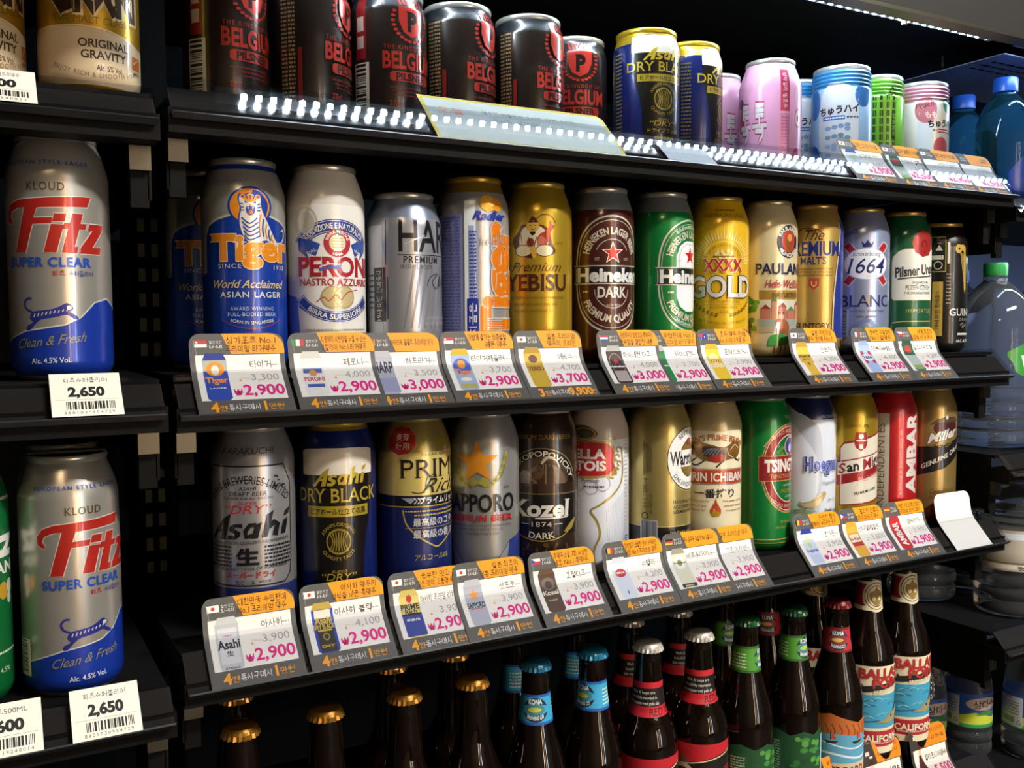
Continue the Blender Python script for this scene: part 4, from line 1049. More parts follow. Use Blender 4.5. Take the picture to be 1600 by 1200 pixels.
def art_kirin(a):
    R = 'b8451e'
    lab(a); a.rect(-36, 8, 36, 136, 'd9cfae', 'wht'); a.rect(36, 8, 38, 136, 'b59a50'); a.rect(-38, 8, -36, 136, 'b59a50'); a.rect(40, 20, 60, 140, '9a2a20'); a.rect(-60, 20, -40, 140, '9a2a20')
    a.rect(-36, 79.5, 36, 96.5, '8f8a86'); a.rect(-36, 81, 36, 95, R)
    emb(a); Kb = '7a5424'
    a.curve([(-32, 112), (-30, 118), (-24, 121), (-18, 124), (-6, 122), (6, 119), (14, 121), (20, 125), (27, 124), (31, 118), (29, 111), (24, 107), (14, 106), (4, 103), (-6, 104), (-16, 106), (-22, 110)], None, Kb, 3, True)
    a.curve([(-30, 117), (-26, 123), (-18, 125), (-10, 122), (-16, 119), (-24, 118)], None, '9a7030', 3, True); a.ell(-25, 119, 1.6, 1.3, '2c2018', 8); a.poly([(-32, 113), (-34, 115), (-29, 116)], '2c2018')
    a.curve([(-14, 118), (-6, 120), (6, 117), (10, 110), (0, 107), (-12, 110)], None, '3c3638', 3, True); a.curve([(-8, 107), (0, 112), (10, 110), (6, 104), (-2, 103)], None, 'a02c24', 3, True)
    a.curve([(14, 112), (17, 121), (25, 124), (31, 118), (27, 111), (20, 113)], None, '8a5c22', 3, True); a.curve([(16, 116), (22, 121), (28, 117)], .9, 'd9cfae'); a.curve([(12, 118), (14, 111), (20, 108)], .9, 'd9cfae')
    for P in ([(-20, 108), (-26, 104), (-30, 105)], [(-12, 105), (-20, 100), (-26, 101)], [(22, 107), (28, 104), (31, 106)], [(8, 105), (2, 100), (0, 98)], [(-22, 116), (-29, 120), (-33, 116)]): a.curve(P, 1.8, '2c2018')
    for k in range(5): a.curve([(-14 + k * 3.4, 111), (-9 + k * 3.2, 116), (-4 + k * 3, 118)], .7, '8a8a86')
    a.poly([(0, 66), (1.5, 61), (5.6, 54), (5.6, 50), (3, 46.5), (-3, 46.5), (-5.6, 50), (-5.6, 54), (-1.5, 61)], R); a.ell(0, 49.5, 4.6, 3, 'a8861e', 16); a.ell(-1.6, 53, 1.2, 2.6, 'd88a4a', 10)
    let(a)
    a.t("KIRIN'S PRIME BREW", 0, 129.5, 6.2, 'a8642a', 72, b=.02, arc=70)
    a.t('KIRIN ICHIBAN', 0, 88, 8.6, 'ece6da', 68, b=.03)
    a.t('一番搾り', -1, 71, 9.6, '1b1816', 44, b=.018)
    for k, (p, q) in enumerate((('Brewed from only the', 'first press of the'), ('best part of gen-', 'uine malt extract'), ('rich flavor for', 'your good times'))):
        a.t(p, -7 - k * 1.5, 63 - k * 5, 2.6, '9a5a34', 27 - 2 * k, 'r', sh=.25, se=.02); a.t(q, 7 + k * 1.5, 63 - k * 5, 2.6, '9a5a34', 27 - 2 * k, 'l', sh=.25, se=.02)

def art_tsing(a):
    G = 'b09a48'; R = '8f2224'
    lab(a)
    def E(rx, ry, c): a.ell(0, 90, rx, ry, c, 44)
    E(36, 49, G); E(34.6, 47.4, R); E(33.6, 46.2, 'dcd8cc'); E(32.8, 45.4, R); E(25.4, 37, 'dcd8cc'); E(24.4, 36, '0d6a30')
    emb(a); a.ell(3, 114, 10.5, 10.5, 'dcd8cc', 26); a.ell(3, 114, 9.6, 9.6, '8f2224', 26); a.ell(3, 114, 7.6, 7.6, '2a4a9c', 24); a.ell(3, 112, 3.5, 4.5, 'c8d0e0', 12)
    for k in range(7): a.ell(-16 + (k % 3) * 2.6, 102 + k * 2.2, 2.0, 2.2, '6a8a3c', 10)
    a.poly([(-38, 77), (38, 77), (38, 105), (-38, 105)], G); a.poly([(-37.4, 78), (37.4, 78), (37.4, 104), (-37.4, 104)], R)
    let(a); a.t('TSINGTAO', 0, 94, 12.6, 'ece8dc', 64, b=.045, se=.05); a.t('TSINGTAO BREWERY', 0, 82.5, 4.2, 'b09a48', 52, se=.02)
    a.t('TSINGTAO BEER SINCE 1903', 0, 131, 3.4, 'c9a48c', 76, arc=38, b=.02); a.t('TSINGTAO BREWERY CO LTD', 0, 49, 3.4, 'c9a48c', 70, arc=-38, b=.02)
    a.t('IMPORTED', 0, 72, 2.6, 'dcd8cc', 18, sp=1.2); a.t('PREMIUM', 0, 66, 4.2, G, 24, se=.02); a.t('LAGER', 0, 60, 2.8, 'dcd8cc', 12, sp=1.2)
    a.t('Brightest beers,', 2, 33, 3.2, G, 30, sh=.35, se=.02); a.t('the finest malt and hops', 2, 27, 3.2, G, 42, sh=.35, se=.02); a.line([(-60, 14), (60, 14)], 1.2, G); a.line([(-60, 10), (60, 10)], 1.0, G)
    a.t('TSINGTAO BEER', 10, 146, 3.2, 'b0c470', 36)

def art_hoeg(a):
    N = '26399c'
    lab(a); a.rect(-104, 4, 104, 140, 'cdd3dd', 'wht')
    a.curve([(-60, 150), (-30, 148), (-12, 138), (-2, 120), (-2, 60), (-10, 30), (-60, 20)], None, 'aeb6c2', 4, True, 'wht')
    a.curve([(-50, 140), (-20, 118), (-6, 90), (-10, 50), (-50, 20)], None, 'cdd3dd', 4, True, 'wht')
    emb(a)
    for k in range(14): a.ell(26 - k * .7, 120 + k * 2.0, 2.2, 1.1, 'b9a878', 8); a.line([(26 - k * .7, 120 + k * 2), (31 - k * .5, 128 + k * 2.1)], .4, 'b9a878')
    for cx, cy, r, c in ((-20, 38, 12, 'a8b49c'), (-6, 26, 11, '8fa290'), (-24, 18, 11, '5f7f6c'), (8, 34, 8, 'b8bca4')):
        for k in range(6):
            t = k * 1.05; a.curve([(cx, cy), (cx + r * .7 * math.cos(t - .3), cy + r * .7 * math.sin(t - .3)), (cx + r * math.cos(t), cy + r * math.sin(t)), (cx + r * .7 * math.cos(t + .3), cy + r * .7 * math.sin(t + .3))], None, c, 2, True); a.line([(cx, cy), (cx + r * math.cos(t), cy + r * math.sin(t))], .4, '6a7a5c')
    a.curve([(-26, 46), (-14, 50), (0, 60), (4, 56), (-6, 44), (-18, 42)], None, 'c4b48a', 3, True); a.curve([(-24, 46), (-10, 50), (2, 58)], .5, '7a6a4a')
    let(a); a.t('Hoegaarden', 12, 91, 15.5, 'dfe4ee', 68, b=.075, se=.06, res=2); a.t('Hoegaarden', 12, 91, 15, N, 67, b=.045, se=.05, res=2); a.t('Hoegaarden', 12, 91, 14.6, '8f9cd0', 66.5, b=-.004, res=2)
    a.t('Original Witbier', 14, 70, 4.2, 'a8b0bc', 30, sh=.2, se=.02); a.t('BELGIAN', 18, 50, 3, '8a929e', 20, sp=1.3); a.t('NATURALLY', 18, 38, 3, '3a4250', 24, sp=1.2, b=.02); a.t('THE ORIGINAL BELGIAN', 14, 143.5, 3.4, '9aa6c8', 34, b=.02)

def art_sanm(a):
    R = '9c2428'; Wt = 'cfc9b8'
    lab(a)
    a.poly([(-18, 58), (-18, 104), (-14, 110), (40, 122), (40, 44), (20, 40), (-18, 36)], R); a.poly([(-16.5, 58), (-16.5, 103), (-13, 108), (40, 120), (40, 46), (20, 42), (-16.5, 38)], Wt, 'wht')
    a.poly([(-21, 60), (40, 76), (40, 100), (-21, 88)], R); a.poly([(-20, 72), (40, 84), (40, 98.5), (-20, 86.5)], 'd4d0c2', 'wht')
    emb(a); a.rect(-1, 106, 13, 110, R); a.poly([(-2, 110), (0, 122), (12, 122), (14, 110), (12, 104), (6, 100), (0, 104)], R); a.rect(0, 111.5, 12, 113, Wt); a.ell(6, 117, 3, 3, Wt, 12); a.rect(4, 103, 8, 108, Wt)
    let(a)
    x = -19.0
    for q, w, c in (('S', 8.5, R), ('an', 14.5, '231e1c'), ('', 2.5, R), ('M', 12, R), ('iguel', 24, '231e1c')):
        if q: a.t(q, x, 78.6 + (x + w / 2 + 19) * .19, 11.5, c, w, 'l', b=.03, res=1, se=.03, slope=.19)
        x += w + .6
    a.t('PALE PILSEN', 20, 70.5, 5.4, 'c88a80', 34, slope=.2, se=.02); a.t('SINCE 1890', 4, 130, 3.6, '5a4a18', 24, arc=40, b=.01); a.t('PREMIUM LAGER', 14, 54, 3, '2a2622', 30, slope=.2, b=.02)

def art_ambar(a):
    lab(a); a.rect(-36, 4, 0, 140, 'bdb6ac', 'wht'); a.rect(0, 4, 62, 140, 'b51c22')
    let(a); a.t('INDEPENDIENTES', -9.5, 78, 8.6, '4a4542', 100, rot=90, b=-.006)
    a.t('AMBAR', 30, 92, 17, 'e2ded6', 98, rot=90, b=.045); a.t('ELABORADA EN ZARAGOZA DESDE 1900', 13.5, 82, 2.6, 'd8a09a', 76, rot=90, b=.006)

def art_miller(a):
    G = 'b39a5c'
    lab(a); a.poly([(-60, 54), (-30, 60), (0, 69), (24, 84), (44, 98), (60, 106), (60, 138), (44, 114), (24, 106), (0, 98), (-30, 95), (-60, 94)], '1d1715')
    emb(a)
    a.curve([(-14, 118), (-8, 128), (2, 132), (12, 130), (20, 122), (18, 112), (8, 106), (-6, 108)], None, '4a1c1c', 3, True)
    a.curve([(-18, 122), (-8, 130), (0, 129), (3, 133), (6, 129), (14, 132), (24, 126), (14, 126), (4, 125), (-6, 125)], None, '55442c', 3, True); a.ell(3, 131, 2, 2.4, 'd8d4c8', 10)
    for k in range(9): a.ell(-16 + k * 3.2, 96 + (k % 3) * 2, 2.6, 1.0, '6a5a30', 8)
    let(a)
    a.t('Miller', 0, 110, 11, '231a14', 42, b=.07, sh=.3, slope=.25, res=2); a.t('Miller', 0, 110, 11, 'e2dcd0', 41, b=.035, sh=.3, slope=.25, res=2)
    a.t('GENUINE DRAFT', 2, 84.5, 5.6, 'd8d2c4', 58, slope=.48, b=.02); a.t('Cold-filtered', 0, 42, 6.0, '6a5424', 34, sh=.35, slope=.06); a.t('smooth draft taste', 0, 34, 3.4, '6a5424', 34, slope=.06)

def belgium(a, side):
    R = 'b83226'
    lab(a)
    if side == 1:
        a.rect(-52, 57, -41, 122, '8f2026'); a.rect(-50.5, 66, -43, 76, 'c9b8ac'); a.rect(-50.5, 80, -43, 92, 'c9b8ac')
        a.barcode(-54, -38, 6, 54, False, '1a1714', 'c4bfae')
    else:
        for x in (-62, -55):
            for k in range(28): a.dashes(x, x + 5.6, 8 + k * 3.3, 1.7, 'b09a72', seed=k + x)
        a.rect(-47.5, 12, -44, 56, '8a2620')
    emb(a)
    a.poly([(-12, 100), (12, 100), (12, 88), (8, 79), (0, 75), (-8, 79), (-12, 88)], R); a.t('P', 0, 88, 15, '1d1512', 11, b=.05, se=.08)
    for k in range(7): a.poly([(-11 + k * 3.6, 101.5), (-9 + k * 3.6, 101.5), (-11.5 + k * 4.1, 108), (-13 + k * 4.1, 107)], R)
    for s in (-1, 1):
        for k in range(9):
            t = math.radians(270 + s * (8 + k * 13)); cx, cy = 17 * math.cos(t), 89 + 17.5 * math.sin(t); a.ell(cx, cy, 2.0, 1.3, R, 8)
    let(a)
    a.t('THE KINGDOM OF', -2, 66, 3.6, R, 46, sp=1.4); a.t('BELGIUM', 0, 55.5, 13.4, R, 52, b=.032)
    a.poly([(-18, 38), (18, 38), (20, 39.5), (20, 44.5), (18, 46), (-18, 46), (-20, 44.5), (-20, 39.5)], R); a.t('PILSNER', 0, 42, 5.6, '1d1512', 30, b=.05)
    for k in range(3): a.dashes(-20 + k * 2, 22 - k * 2, 33 - k * 3.2, 1.2, '7a2620', seed=k)
    a.t('33cl', -16, 20, 4, R, 9, b=.02)

def art_bel1(a): belgium(a, 1)
def art_bel2(a): belgium(a, 2)

def art_pink(a):
    P = 'a83a66'
    lab(a); a.rect(8, 58, 18.5, 102, 'b8325a'); a.rect(8, 10, 18.5, 56, 'c878a0')
    emb(a); a.ell(31, 52, 5.2, 10, 'c03060', 22); a.ell(31, 52, 4, 8.6, 'e2d2da', 22); a.ell(31, 52, 1.6, 3.6, 'c03060', 14); a.ell(30, 12, 7, 9, 'c03a66', 20); a.ell(-40, 70, 5, 6, '5a3448', 16); a.ell(-38, 52, 7, 14, 'b84474', 18)
    let(a)
    for q, u in (('톡', -32), ('톡', -14)): a.t(q, u, 48, 42, 'b23a68', 15.6, b=.065); a.t(q, u, 48, 42, 'e2dade', 15.2, b=.015)
    a.t('생막걸리 발효주', 13.2, 80, 5, 'e6c6d4', 38, rot=-90)
    for k in range(12): a.dashes(9, 17.5, 14 + k * 3.4, 1.5, 'a85a86', seed=k)

def chuhi(a, c1, c2, word, sub, peach=False):
    lab(a)
    emb(a)
    a.curve([(-24, 60), (-22, 84), (-14, 100), (-2, 102), (12, 98), (20, 88), (22, 60), (20, 28), (6, 14), (-8, 16), (-22, 30)], None, 'c4ccd4', 4, True, 'wht')
    if peach:
        a.ell(-14, 88, 13, 16, 'c87884', 26); a.curve([(-6, 60), (-2, 82), (4, 90), (2, 98), (8, 100), (9, 92), (16, 82), (20, 60), (18, 34), (6, 26), (-4, 34)], None, 'd8cdb4', 4, True); a.ell(16, 94, 8, 9, '2f6a3c', 18); a.ell(6, 44, 11, 12, 'c05058', 22); a.ell(10, 36, 4, 3, '3a7a3c', 10)
    else:
        a.ell(28, 88, 11, 13, '3a74b8', 22); a.ell(-32, 82, 10, 18, '4a7ec2', 22); a.ell(-34, 22, 12, 14, '2f6ac0', 20)
        for k in range(16): a.ell(-12 + (k * 7) % 28, 22 + (k * 11) % 34, 3.4, 2.6, ('86a4cc', '9fb6d4', '74a0b8')[k % 3], 10)
    let(a); 
    a.t('ちゅうハイ', 0 if not peach else 10, 72, 9.6, '23252c', 44, b=.045, slope=.06)
    a.rect(-18 if not peach else 0, 61, 6 if not peach else 26, 65.5, c2); a.dashes(8 if not peach else -6, 22 if not peach else -1, 63.5, 2, '5a6470')
    a.dashes(-16 if not peach else 1, 5 if not peach else 25, 63.2, 1.6, 'e6e8ec')
    if peach: a.t('Peach', -16, 94, 7, '6a2c38', 22, sh=.3, rot=12); a.t('もも', -8, 82, 8, 'e8d8d8', 15, b=.03)
def art_chu(a): chuhi(a, '3a86c8', '3a78c0', 'ちゅうハイ', '')
def art_peach(a): chuhi(a, 'd890a8', 'a82a34', 'ちゅう', '', True)
def art_green(a):
    lab(a); a.rect(-12, 20, 6, 92, '7fae3a'); a.rect(0, 48, 4.6, 80, '23331a')
    let(a)
    for k in range(4):
        for q in range(9): a.dashes(-22 + k * 7.5, -18 + k * 7.5, 22 + q * 9.2, 7, '2f4a1c', seed=k * 9 + q)
    a.line([(-3, 101), (1, 108), (5, 101)], 1.6, '23331a', True); a.t('炭酸飲料', 2.2, 64, 3.6, '9ad060', 26, rot=90)

# ---- the cans in their rows
Z1, Z2, Z3 = 1.416, 1.214, 1.004
SIL = ('b4b4ae', 'met'); WHT = ('d4d2cc', 'wht')
g1, g2, g3 = 'short cans on the top shelf', 'tall cans on the middle shelf', 'tall cans on the third shelf'
# left bay
can(0.05, 0.74, 1.214, -10, art_fitz, 'silver and blue can with red lettering, lit, above the white 2,650 tag', body=('b5b1a8', 'met'))
can(0.05, 0.74, 0.994, 7, art_fitz, 'silver and blue can with red lettering on the shaded lower shelf', body=('b5b1a8', 'met'))
can(0.052, 0.815, 0.994, 60, None, 'silver can standing behind the dim red lettered can', body=('b5b1a8', 'met'))
can(-0.021, 0.742, 0.994, 12, art_fitz_green, 'green can cut off at the lower picture edge', body=('0f6a34', 'can'))
BG = ('bb8e1c', 'met')
can(0.073, 0.735, 1.410, 2, art_cloud, 'gold and cream can with dark gothic lettering beside the shelf end', body=BG)
can(0.000, 0.735, 1.410, 8, art_cloud, 'gold and cream can cut off by the upper picture corner', body=BG)
# top shelf
BK = ('241a15', 'can')
for x, y, u0, ar, lb in ((0.177, .78, 23, art_bel1, 'black can with red lettering, first from the shelf end, barcode turned outward'),
                         (0.246, .781, 38, art_bel2, 'black can with red lettering, second from the shelf end'),
                         (0.3155, .78, 21, art_bel1, 'black can with red lettering, third from the shelf end, beside the barcode'),
                         (0.383, .782, 34, art_bel2, 'black dented can with red lettering behind the yellow edged sign corner'),
                         (0.455, .78, 34, art_bel2, 'black can with red lettering in the middle behind the yellow edged sign'),
                         (0.529, .815, 6, art_bel1, 'black can with a red crest set back beside the gold rimmed can')):
    can(x, y, Z1, u0, ar, lb, 115.0, BK, [(100, 115, ('20252b', 'can'))], ('b8b6ae', 'met'), 'wide', g1)
can(0.560, .885, Z1, 0, None, 'yellow rimmed can half hidden behind the black cans', 122.0, ('b8a020', 'can'), group=g1)
DB = ('12205e', 'can'); GR = ('c4a32a', 'met')
can(0.591, .778, Z1, 18, art_dry_small, 'short blue can with gold rim and black glass picture, nearer one', 122.0, DB, [(107, 122, GR)], GR, 'wide', g1)
can(0.659, .792, Z1, 45, art_dry_small, 'short blue can with gold rim beside the pink can', 122.0, DB, [(107, 122, GR)], GR, 'wide', g1)
PK = ('d69ac0', 'wht')
can(0.757, .776, Z1, 3, art_pink, 'pink can with white and red lettering', 115.0, PK, rim=('c8c4c4', 'met'), group=g1)
can(0.747, .850, Z1, 30, art_pink, 'pink can standing behind the front pink can', 115.0, PK, rim=('c8c4c4', 'met'), group=g1)
BL = ('4e8fc4', 'wht')
can(0.869, .778, Z1, -2, art_chu, 'pale blue ringed can with a white bottle picture', 122.0, ('8fb4d8', 'wht'), [(97, 122, ('3f8ecb', 'can'))], ('cfd2d4', 'met'), 'bead', g1)
can(0.872, .850, Z1, 10, art_chu, 'blue ringed can hidden behind the pale blue one', 122.0, ('8fb4d8', 'wht'), [(97, 122, ('3f8ecb', 'can'))], ('cfd2d4', 'met'), 'bead', g1)
can(0.939, .790, Z1, 20, art_green, 'bright green ringed can with columns of small print', 122.0, ('7cc23c', 'can'), [(97, 122, ('6cc83a', 'can'))], ('cfd2d4', 'met'), 'bead', g1)
can(1.014, .785, Z1, 21, art_peach, 'white and pink ringed can with a peach bottle picture', 122.0, ('d4cfd0', 'wht'), [(97, 122, ('cf93a8', 'can'))], ('cfd2d4', 'met'), 'bead', g1)
# middle shelf
TB = [(150, 163.5, ('a9aaa6', 'met')), (157, 168, ('1c2f86', 'can'))]
can(0.188, .78, Z2, 5.5, art_tiger, 'blue and silver can with orange lettering and a tiger head', 168.0, SIL, [(159, 164, ('1c2f86', 'can'))], group=g2)
can(0.172, .853, Z2, 8, art_tiger, 'blue and silver can standing behind the tiger can', 168.0, SIL, [(159, 164, ('1c2f86', 'can'))], group=g2)
can(0.256, .78, Z2, 8, art_peroni, 'white can with red lettering and blue ribbons', 168.0, ('c6c1b8', 'wht'), rim=('b5ad9c', 'met'), group=g2)
can(0.3275, .78, Z2, 14.5, art_harp, 'shorter steel grey can with tall black letters', 150.0, ('a9abb2', 'met'), [(128, 150, ('8f9bb4', 'met'))], group=g2)
can(0.3955, .78, Z2, 14.5, art_radler, 'silver can with gold collar and big upright orange letters', 168.0, ('b9b9ba', 'met'), [(154, 168, ('a8842a', 'met'))], ('a8842a', 'met'), group=g2)
can(0.464, .78, Z2, -2, art_yebisu, 'gold can with a seated fisherman emblem', 168.0, ('c2a02c', 'met'), rim=('b89a4a', 'met'), group=g2)
can(0.537, .78, Z2, 12, art_hdark, 'dark brown can with a red star in an oval', 168.0, ('4a1f16', 'can'), [(146, 168, ('9aa2a8', 'met'))], group=g2)
can(0.612, .78, Z2, 35, art_hein, 'green can with a red star and black band', 168.0, ('0b7a36', 'can'), [(148, 168, ('9aa2a8', 'met'))], group=g2)
can(0.687, .78, Z2, 7, art_xxxx, 'yellow can with white and red capital letters', 168.0, ('e8b81c', 'can'), rim=('b89a4a', 'met'), group=g2)
can(0.758, .78, Z2, 12.5, art_paul, 'cream can with a round monk badge and a beer garden picture', 168.0, ('dccfa2', 'can'), rim=('b5a878', 'met'), group=g2)
can(0.829, .78, Z2, 1.5, art_suntory, 'golden brown can with blue capitals and a curved glass outline', 168.0, ('cba65a', 'met'), rim=('b08a48', 'met'), group=g2)
can(0.906, .78, Z2, 8.5, art_1664, 'ice blue can with red ribbon cross behind a white oval', 168.0, ('a9b5d8', 'met'), rim=('a8894a', 'met'), group=g2)
can(0.980, .78, Z2, 13.5, art_pils, 'dark green can with cream panel and red wax seal', 168.0, ('1f5c3a', 'can'), rim=('b08a48', 'met'), group=g2)
can(1.049, .78, Z2, 24, art_guin, 'black can with a golden harp at the shelf end', 158.0, ('171513', 'can'), rim=('b08a48', 'met'), group=g2)
# third shelf
can(0.19, .775, Z3, -5, art_asahi, 'silver can with black slanted lettering at the dim shelf end', 168.0, ('9d9da0', 'met'), group=g3)
can(0.261, .775, Z3, 0.5, art_dryb, 'dark blue can with gold lettering on a black beer glass', 168.0, DB, [(160, 168, ('a8842a', 'met'))], GR, group=g3)
can(0.332, .775, Z3, 18, art_prime, 'gold and navy can with a red wax seal', 168.0, ('a08c4c', 'met'), rim=('a08c4c', 'met'), group=g3)
can(0.402, .775, Z3, -4.5, art_sapporo, 'silver can with a large orange star', 168.0, ('a8a8a4', 'met'), group=g3)
can(0.470, .78, Z3, -2, art_kozel, 'dark brown can with a goat emblem', 168.0, ('2e2014', 'can'), group=g3)
can(0.538, .79, Z3, 4, art_stella, 'white can with a red shield and thin slanting lines', 168.0, ('b8a99a', 'wht'), group=g3)
can(0.606, .775, Z3, 37, art_wars, 'gold can with black foot and round white badge', 168.0, ('bba864', 'met'), rim=('8a7a5a', 'met'), group=g3)
can(0.675, .775, Z3, 6, art_kirin, 'cream can with a running beast and a red band', 168.0, ('bba878', 'can'), rim=('b59a60', 'met'), group=g3)
can(0.690, .850, Z3, 40, art_kirin, 'red edged can hidden behind the cream can', 168.0, ('9a2a20', 'can'), rim=('b59a60', 'met'), group=g3)
can(0.747, .775, Z3, 36, art_tsing, 'emerald green can with a dark red oval label', 168.0, ('0c7a34', 'can'), rim=('9aa088', 'met'), group=g3)
can(0.816, .775, Z3, 20, art_hoeg, 'pale blue white can with navy collar and leaf drawings', 168.0, ('c2c8d2', 'wht'), [(140, 168, ('1b2350', 'can'))], ('9a9aa0', 'met'), group=g3)
can(0.885, .775, Z3, 9, art_sanm, 'gold can with slanted cream and red label', 168.0, ('b99a2a', 'met'), rim=('a88c48', 'met'), group=g3)
can(0.954, .775, Z3, 2, art_ambar, 'red can with white letters running upward', 168.0, ('a81c22', 'can'), rim=('8a4a40', 'met'), group=g3)
can(1.028, .775, Z3, 20, art_miller, 'bronze gold can with a black slanted band at the shelf end', 168.0, ('a88c52', 'met'), rim=('a88c52', 'met'), group=g3)

# ------------------------------------------------------------------ price cards in the rails
def slope_map(x0, y, z, bend, t0, t1, w, sgn=1):
    """flat card, lower part leaning with the rail, upper part bent more upright; u across, v up from its lower edge (mm)"""
    def mp(u, v, off):
        q = bend; r = 8.0    # the bend is spread over 2r mm
        def at(v):
            if v <= q - r: return v * math.sin(t0), v * math.cos(t0), t0
            yy, zz = (q - r) * math.sin(t0), (q - r) * math.cos(t0); n = 4; d = 2 * r / n
            for k in range(n):
                t = t0 + (t1 - t0) * (k + .5) / n; s0 = q - r + k * d
                if v <= s0 + d: return yy + (v - s0) * math.sin(t), zz + (v - s0) * math.cos(t), t0 + (t1 - t0) * (k + (v - s0) / d) / n
                yy += d * math.sin(t); zz += d * math.cos(t)
            return yy + (v - q - r) * math.sin(t1), zz + (v - q - r) * math.cos(t1), t1
        a, b, t = at(v)
        nrm = Vector((0, -math.cos(t), math.sin(t)))
        return ((u) / 1000, (a - off * math.cos(t)) / 1000, (b + off * math.sin(t)) / 1000), nrm
    return mp, [bend - 8, bend - 4, bend, bend + 4, bend + 8]

def rounded(w, h, r, n=5):
    P = []
    for cx, cy, a0 in ((w - r, h - r, 0), (r, h - r, 90)):
        for k in range(n + 1):
            t = math.radians(a0 + 90 * k / n); P.append((cx + r * math.cos(t), cy + r * math.sin(t)))
    return [(w, 0)] + P + [(0, 0)]

def flag(a, x, y, w, h, k):
    st = lambda cols, vert=False: [a.rect(x + (w * i / len(cols) if vert else 0), y + (0 if vert else h * (len(cols) - 1 - i) / len(cols)), x + (w * (i + 1) / len(cols) if vert else w), y + (h if vert else h * (len(cols) - i) / len(cols)), c) for i, c in enumerate(cols)]
    if k == 'sg': st(('c8303a', 'eeeae4')); a.ell(x + w * .2, y + h * .75, w * .09, h * .15, 'eeeae4', 10)
    elif k == 'it': st(('2f8a4a', 'eeeae4', 'c03038'), True)
    elif k == 'ie': st(('2f8a4a', 'eeeae4', 'd88030'), True)
    elif k == 'jp': st(('eeeae4',)); a.ell(x + w / 2, y + h / 2, h * .28, h * .28, 'd02a24', 14)
    elif k == 'nl': st(('b83038', 'eeeae4', '2a4aa0'))
    elif k == 'fr': st(('2a3a90', 'eeeae4', 'c03038'), True)
    elif k == 'be': st(('1d1a18', 'e0b020', 'c03038'), True)
    elif k == 'de': st(('1d1a18', 'c03030', 'e0b020'))
    elif k == 'es': st(('b82830', 'e0b020', 'b82830'))
    elif k == 'au': st(('26349a',)); a.rect(x, y + h / 2, x + w / 2, y + h, 'c03a4a'); a.star(x + w * .75, y + h * .45, h * .2, 'eeeae4'); a.star(x + w * .28, y + h * .2, h * .16, 'eeeae4')
    elif k in ('cz', 'ph'):
        st(('eeeae4', 'c03038') if k == 'cz' else ('2a4aa0', 'c03038')); a.poly([(x, y), (x + w * .48, y + h / 2), (x, y + h)], '2a4aa0' if k == 'cz' else 'eeeae4')
    a.line([(x - .4, y + h + .6), (x + 1.6, y - 6)], .45, '8a8a86')

def mini(a, x, y, w, h, top, body, foot, marks):
    a.poly([(x + w * .12, y), (x + w * .88, y), (x + w, y + h * .05), (x + w, y + h * .87), (x + w * .86, y + h), (x + w * .14, y + h), (x, y + h * .87), (x, y + h * .05)], body)
    if top: a.poly([(x + w, y + h * .87), (x + w * .86, y + h), (x + w * .14, y + h), (x, y + h * .87)], top)
    if foot: a.rect(x, y + h * .03, x + w, y + h * foot[0], foot[1])
    for m in marks:
        k = m[0]
        if k == 't': a.t(m[1], x + w / 2, y + h * m[2], h * m[3], m[4], min(w * m[5], w * .96), b=.03)
        elif k == 'v': a.t(m[1], x + w / 2, y + h * m[2], w * m[3], m[4], h * m[5], rot=90, b=.03)
        elif k == 'o': a.ell(x + w / 2, y + h * m[1], w * m[2], h * m[3], m[4], 20)
        elif k == 'r': a.rect(x + w * m[1], y + h * m[2], x + w * m[3], y + h * m[4], m[5])
        elif k == 's': a.star(x + w / 2, y + h * m[1], w * m[2], m[3])

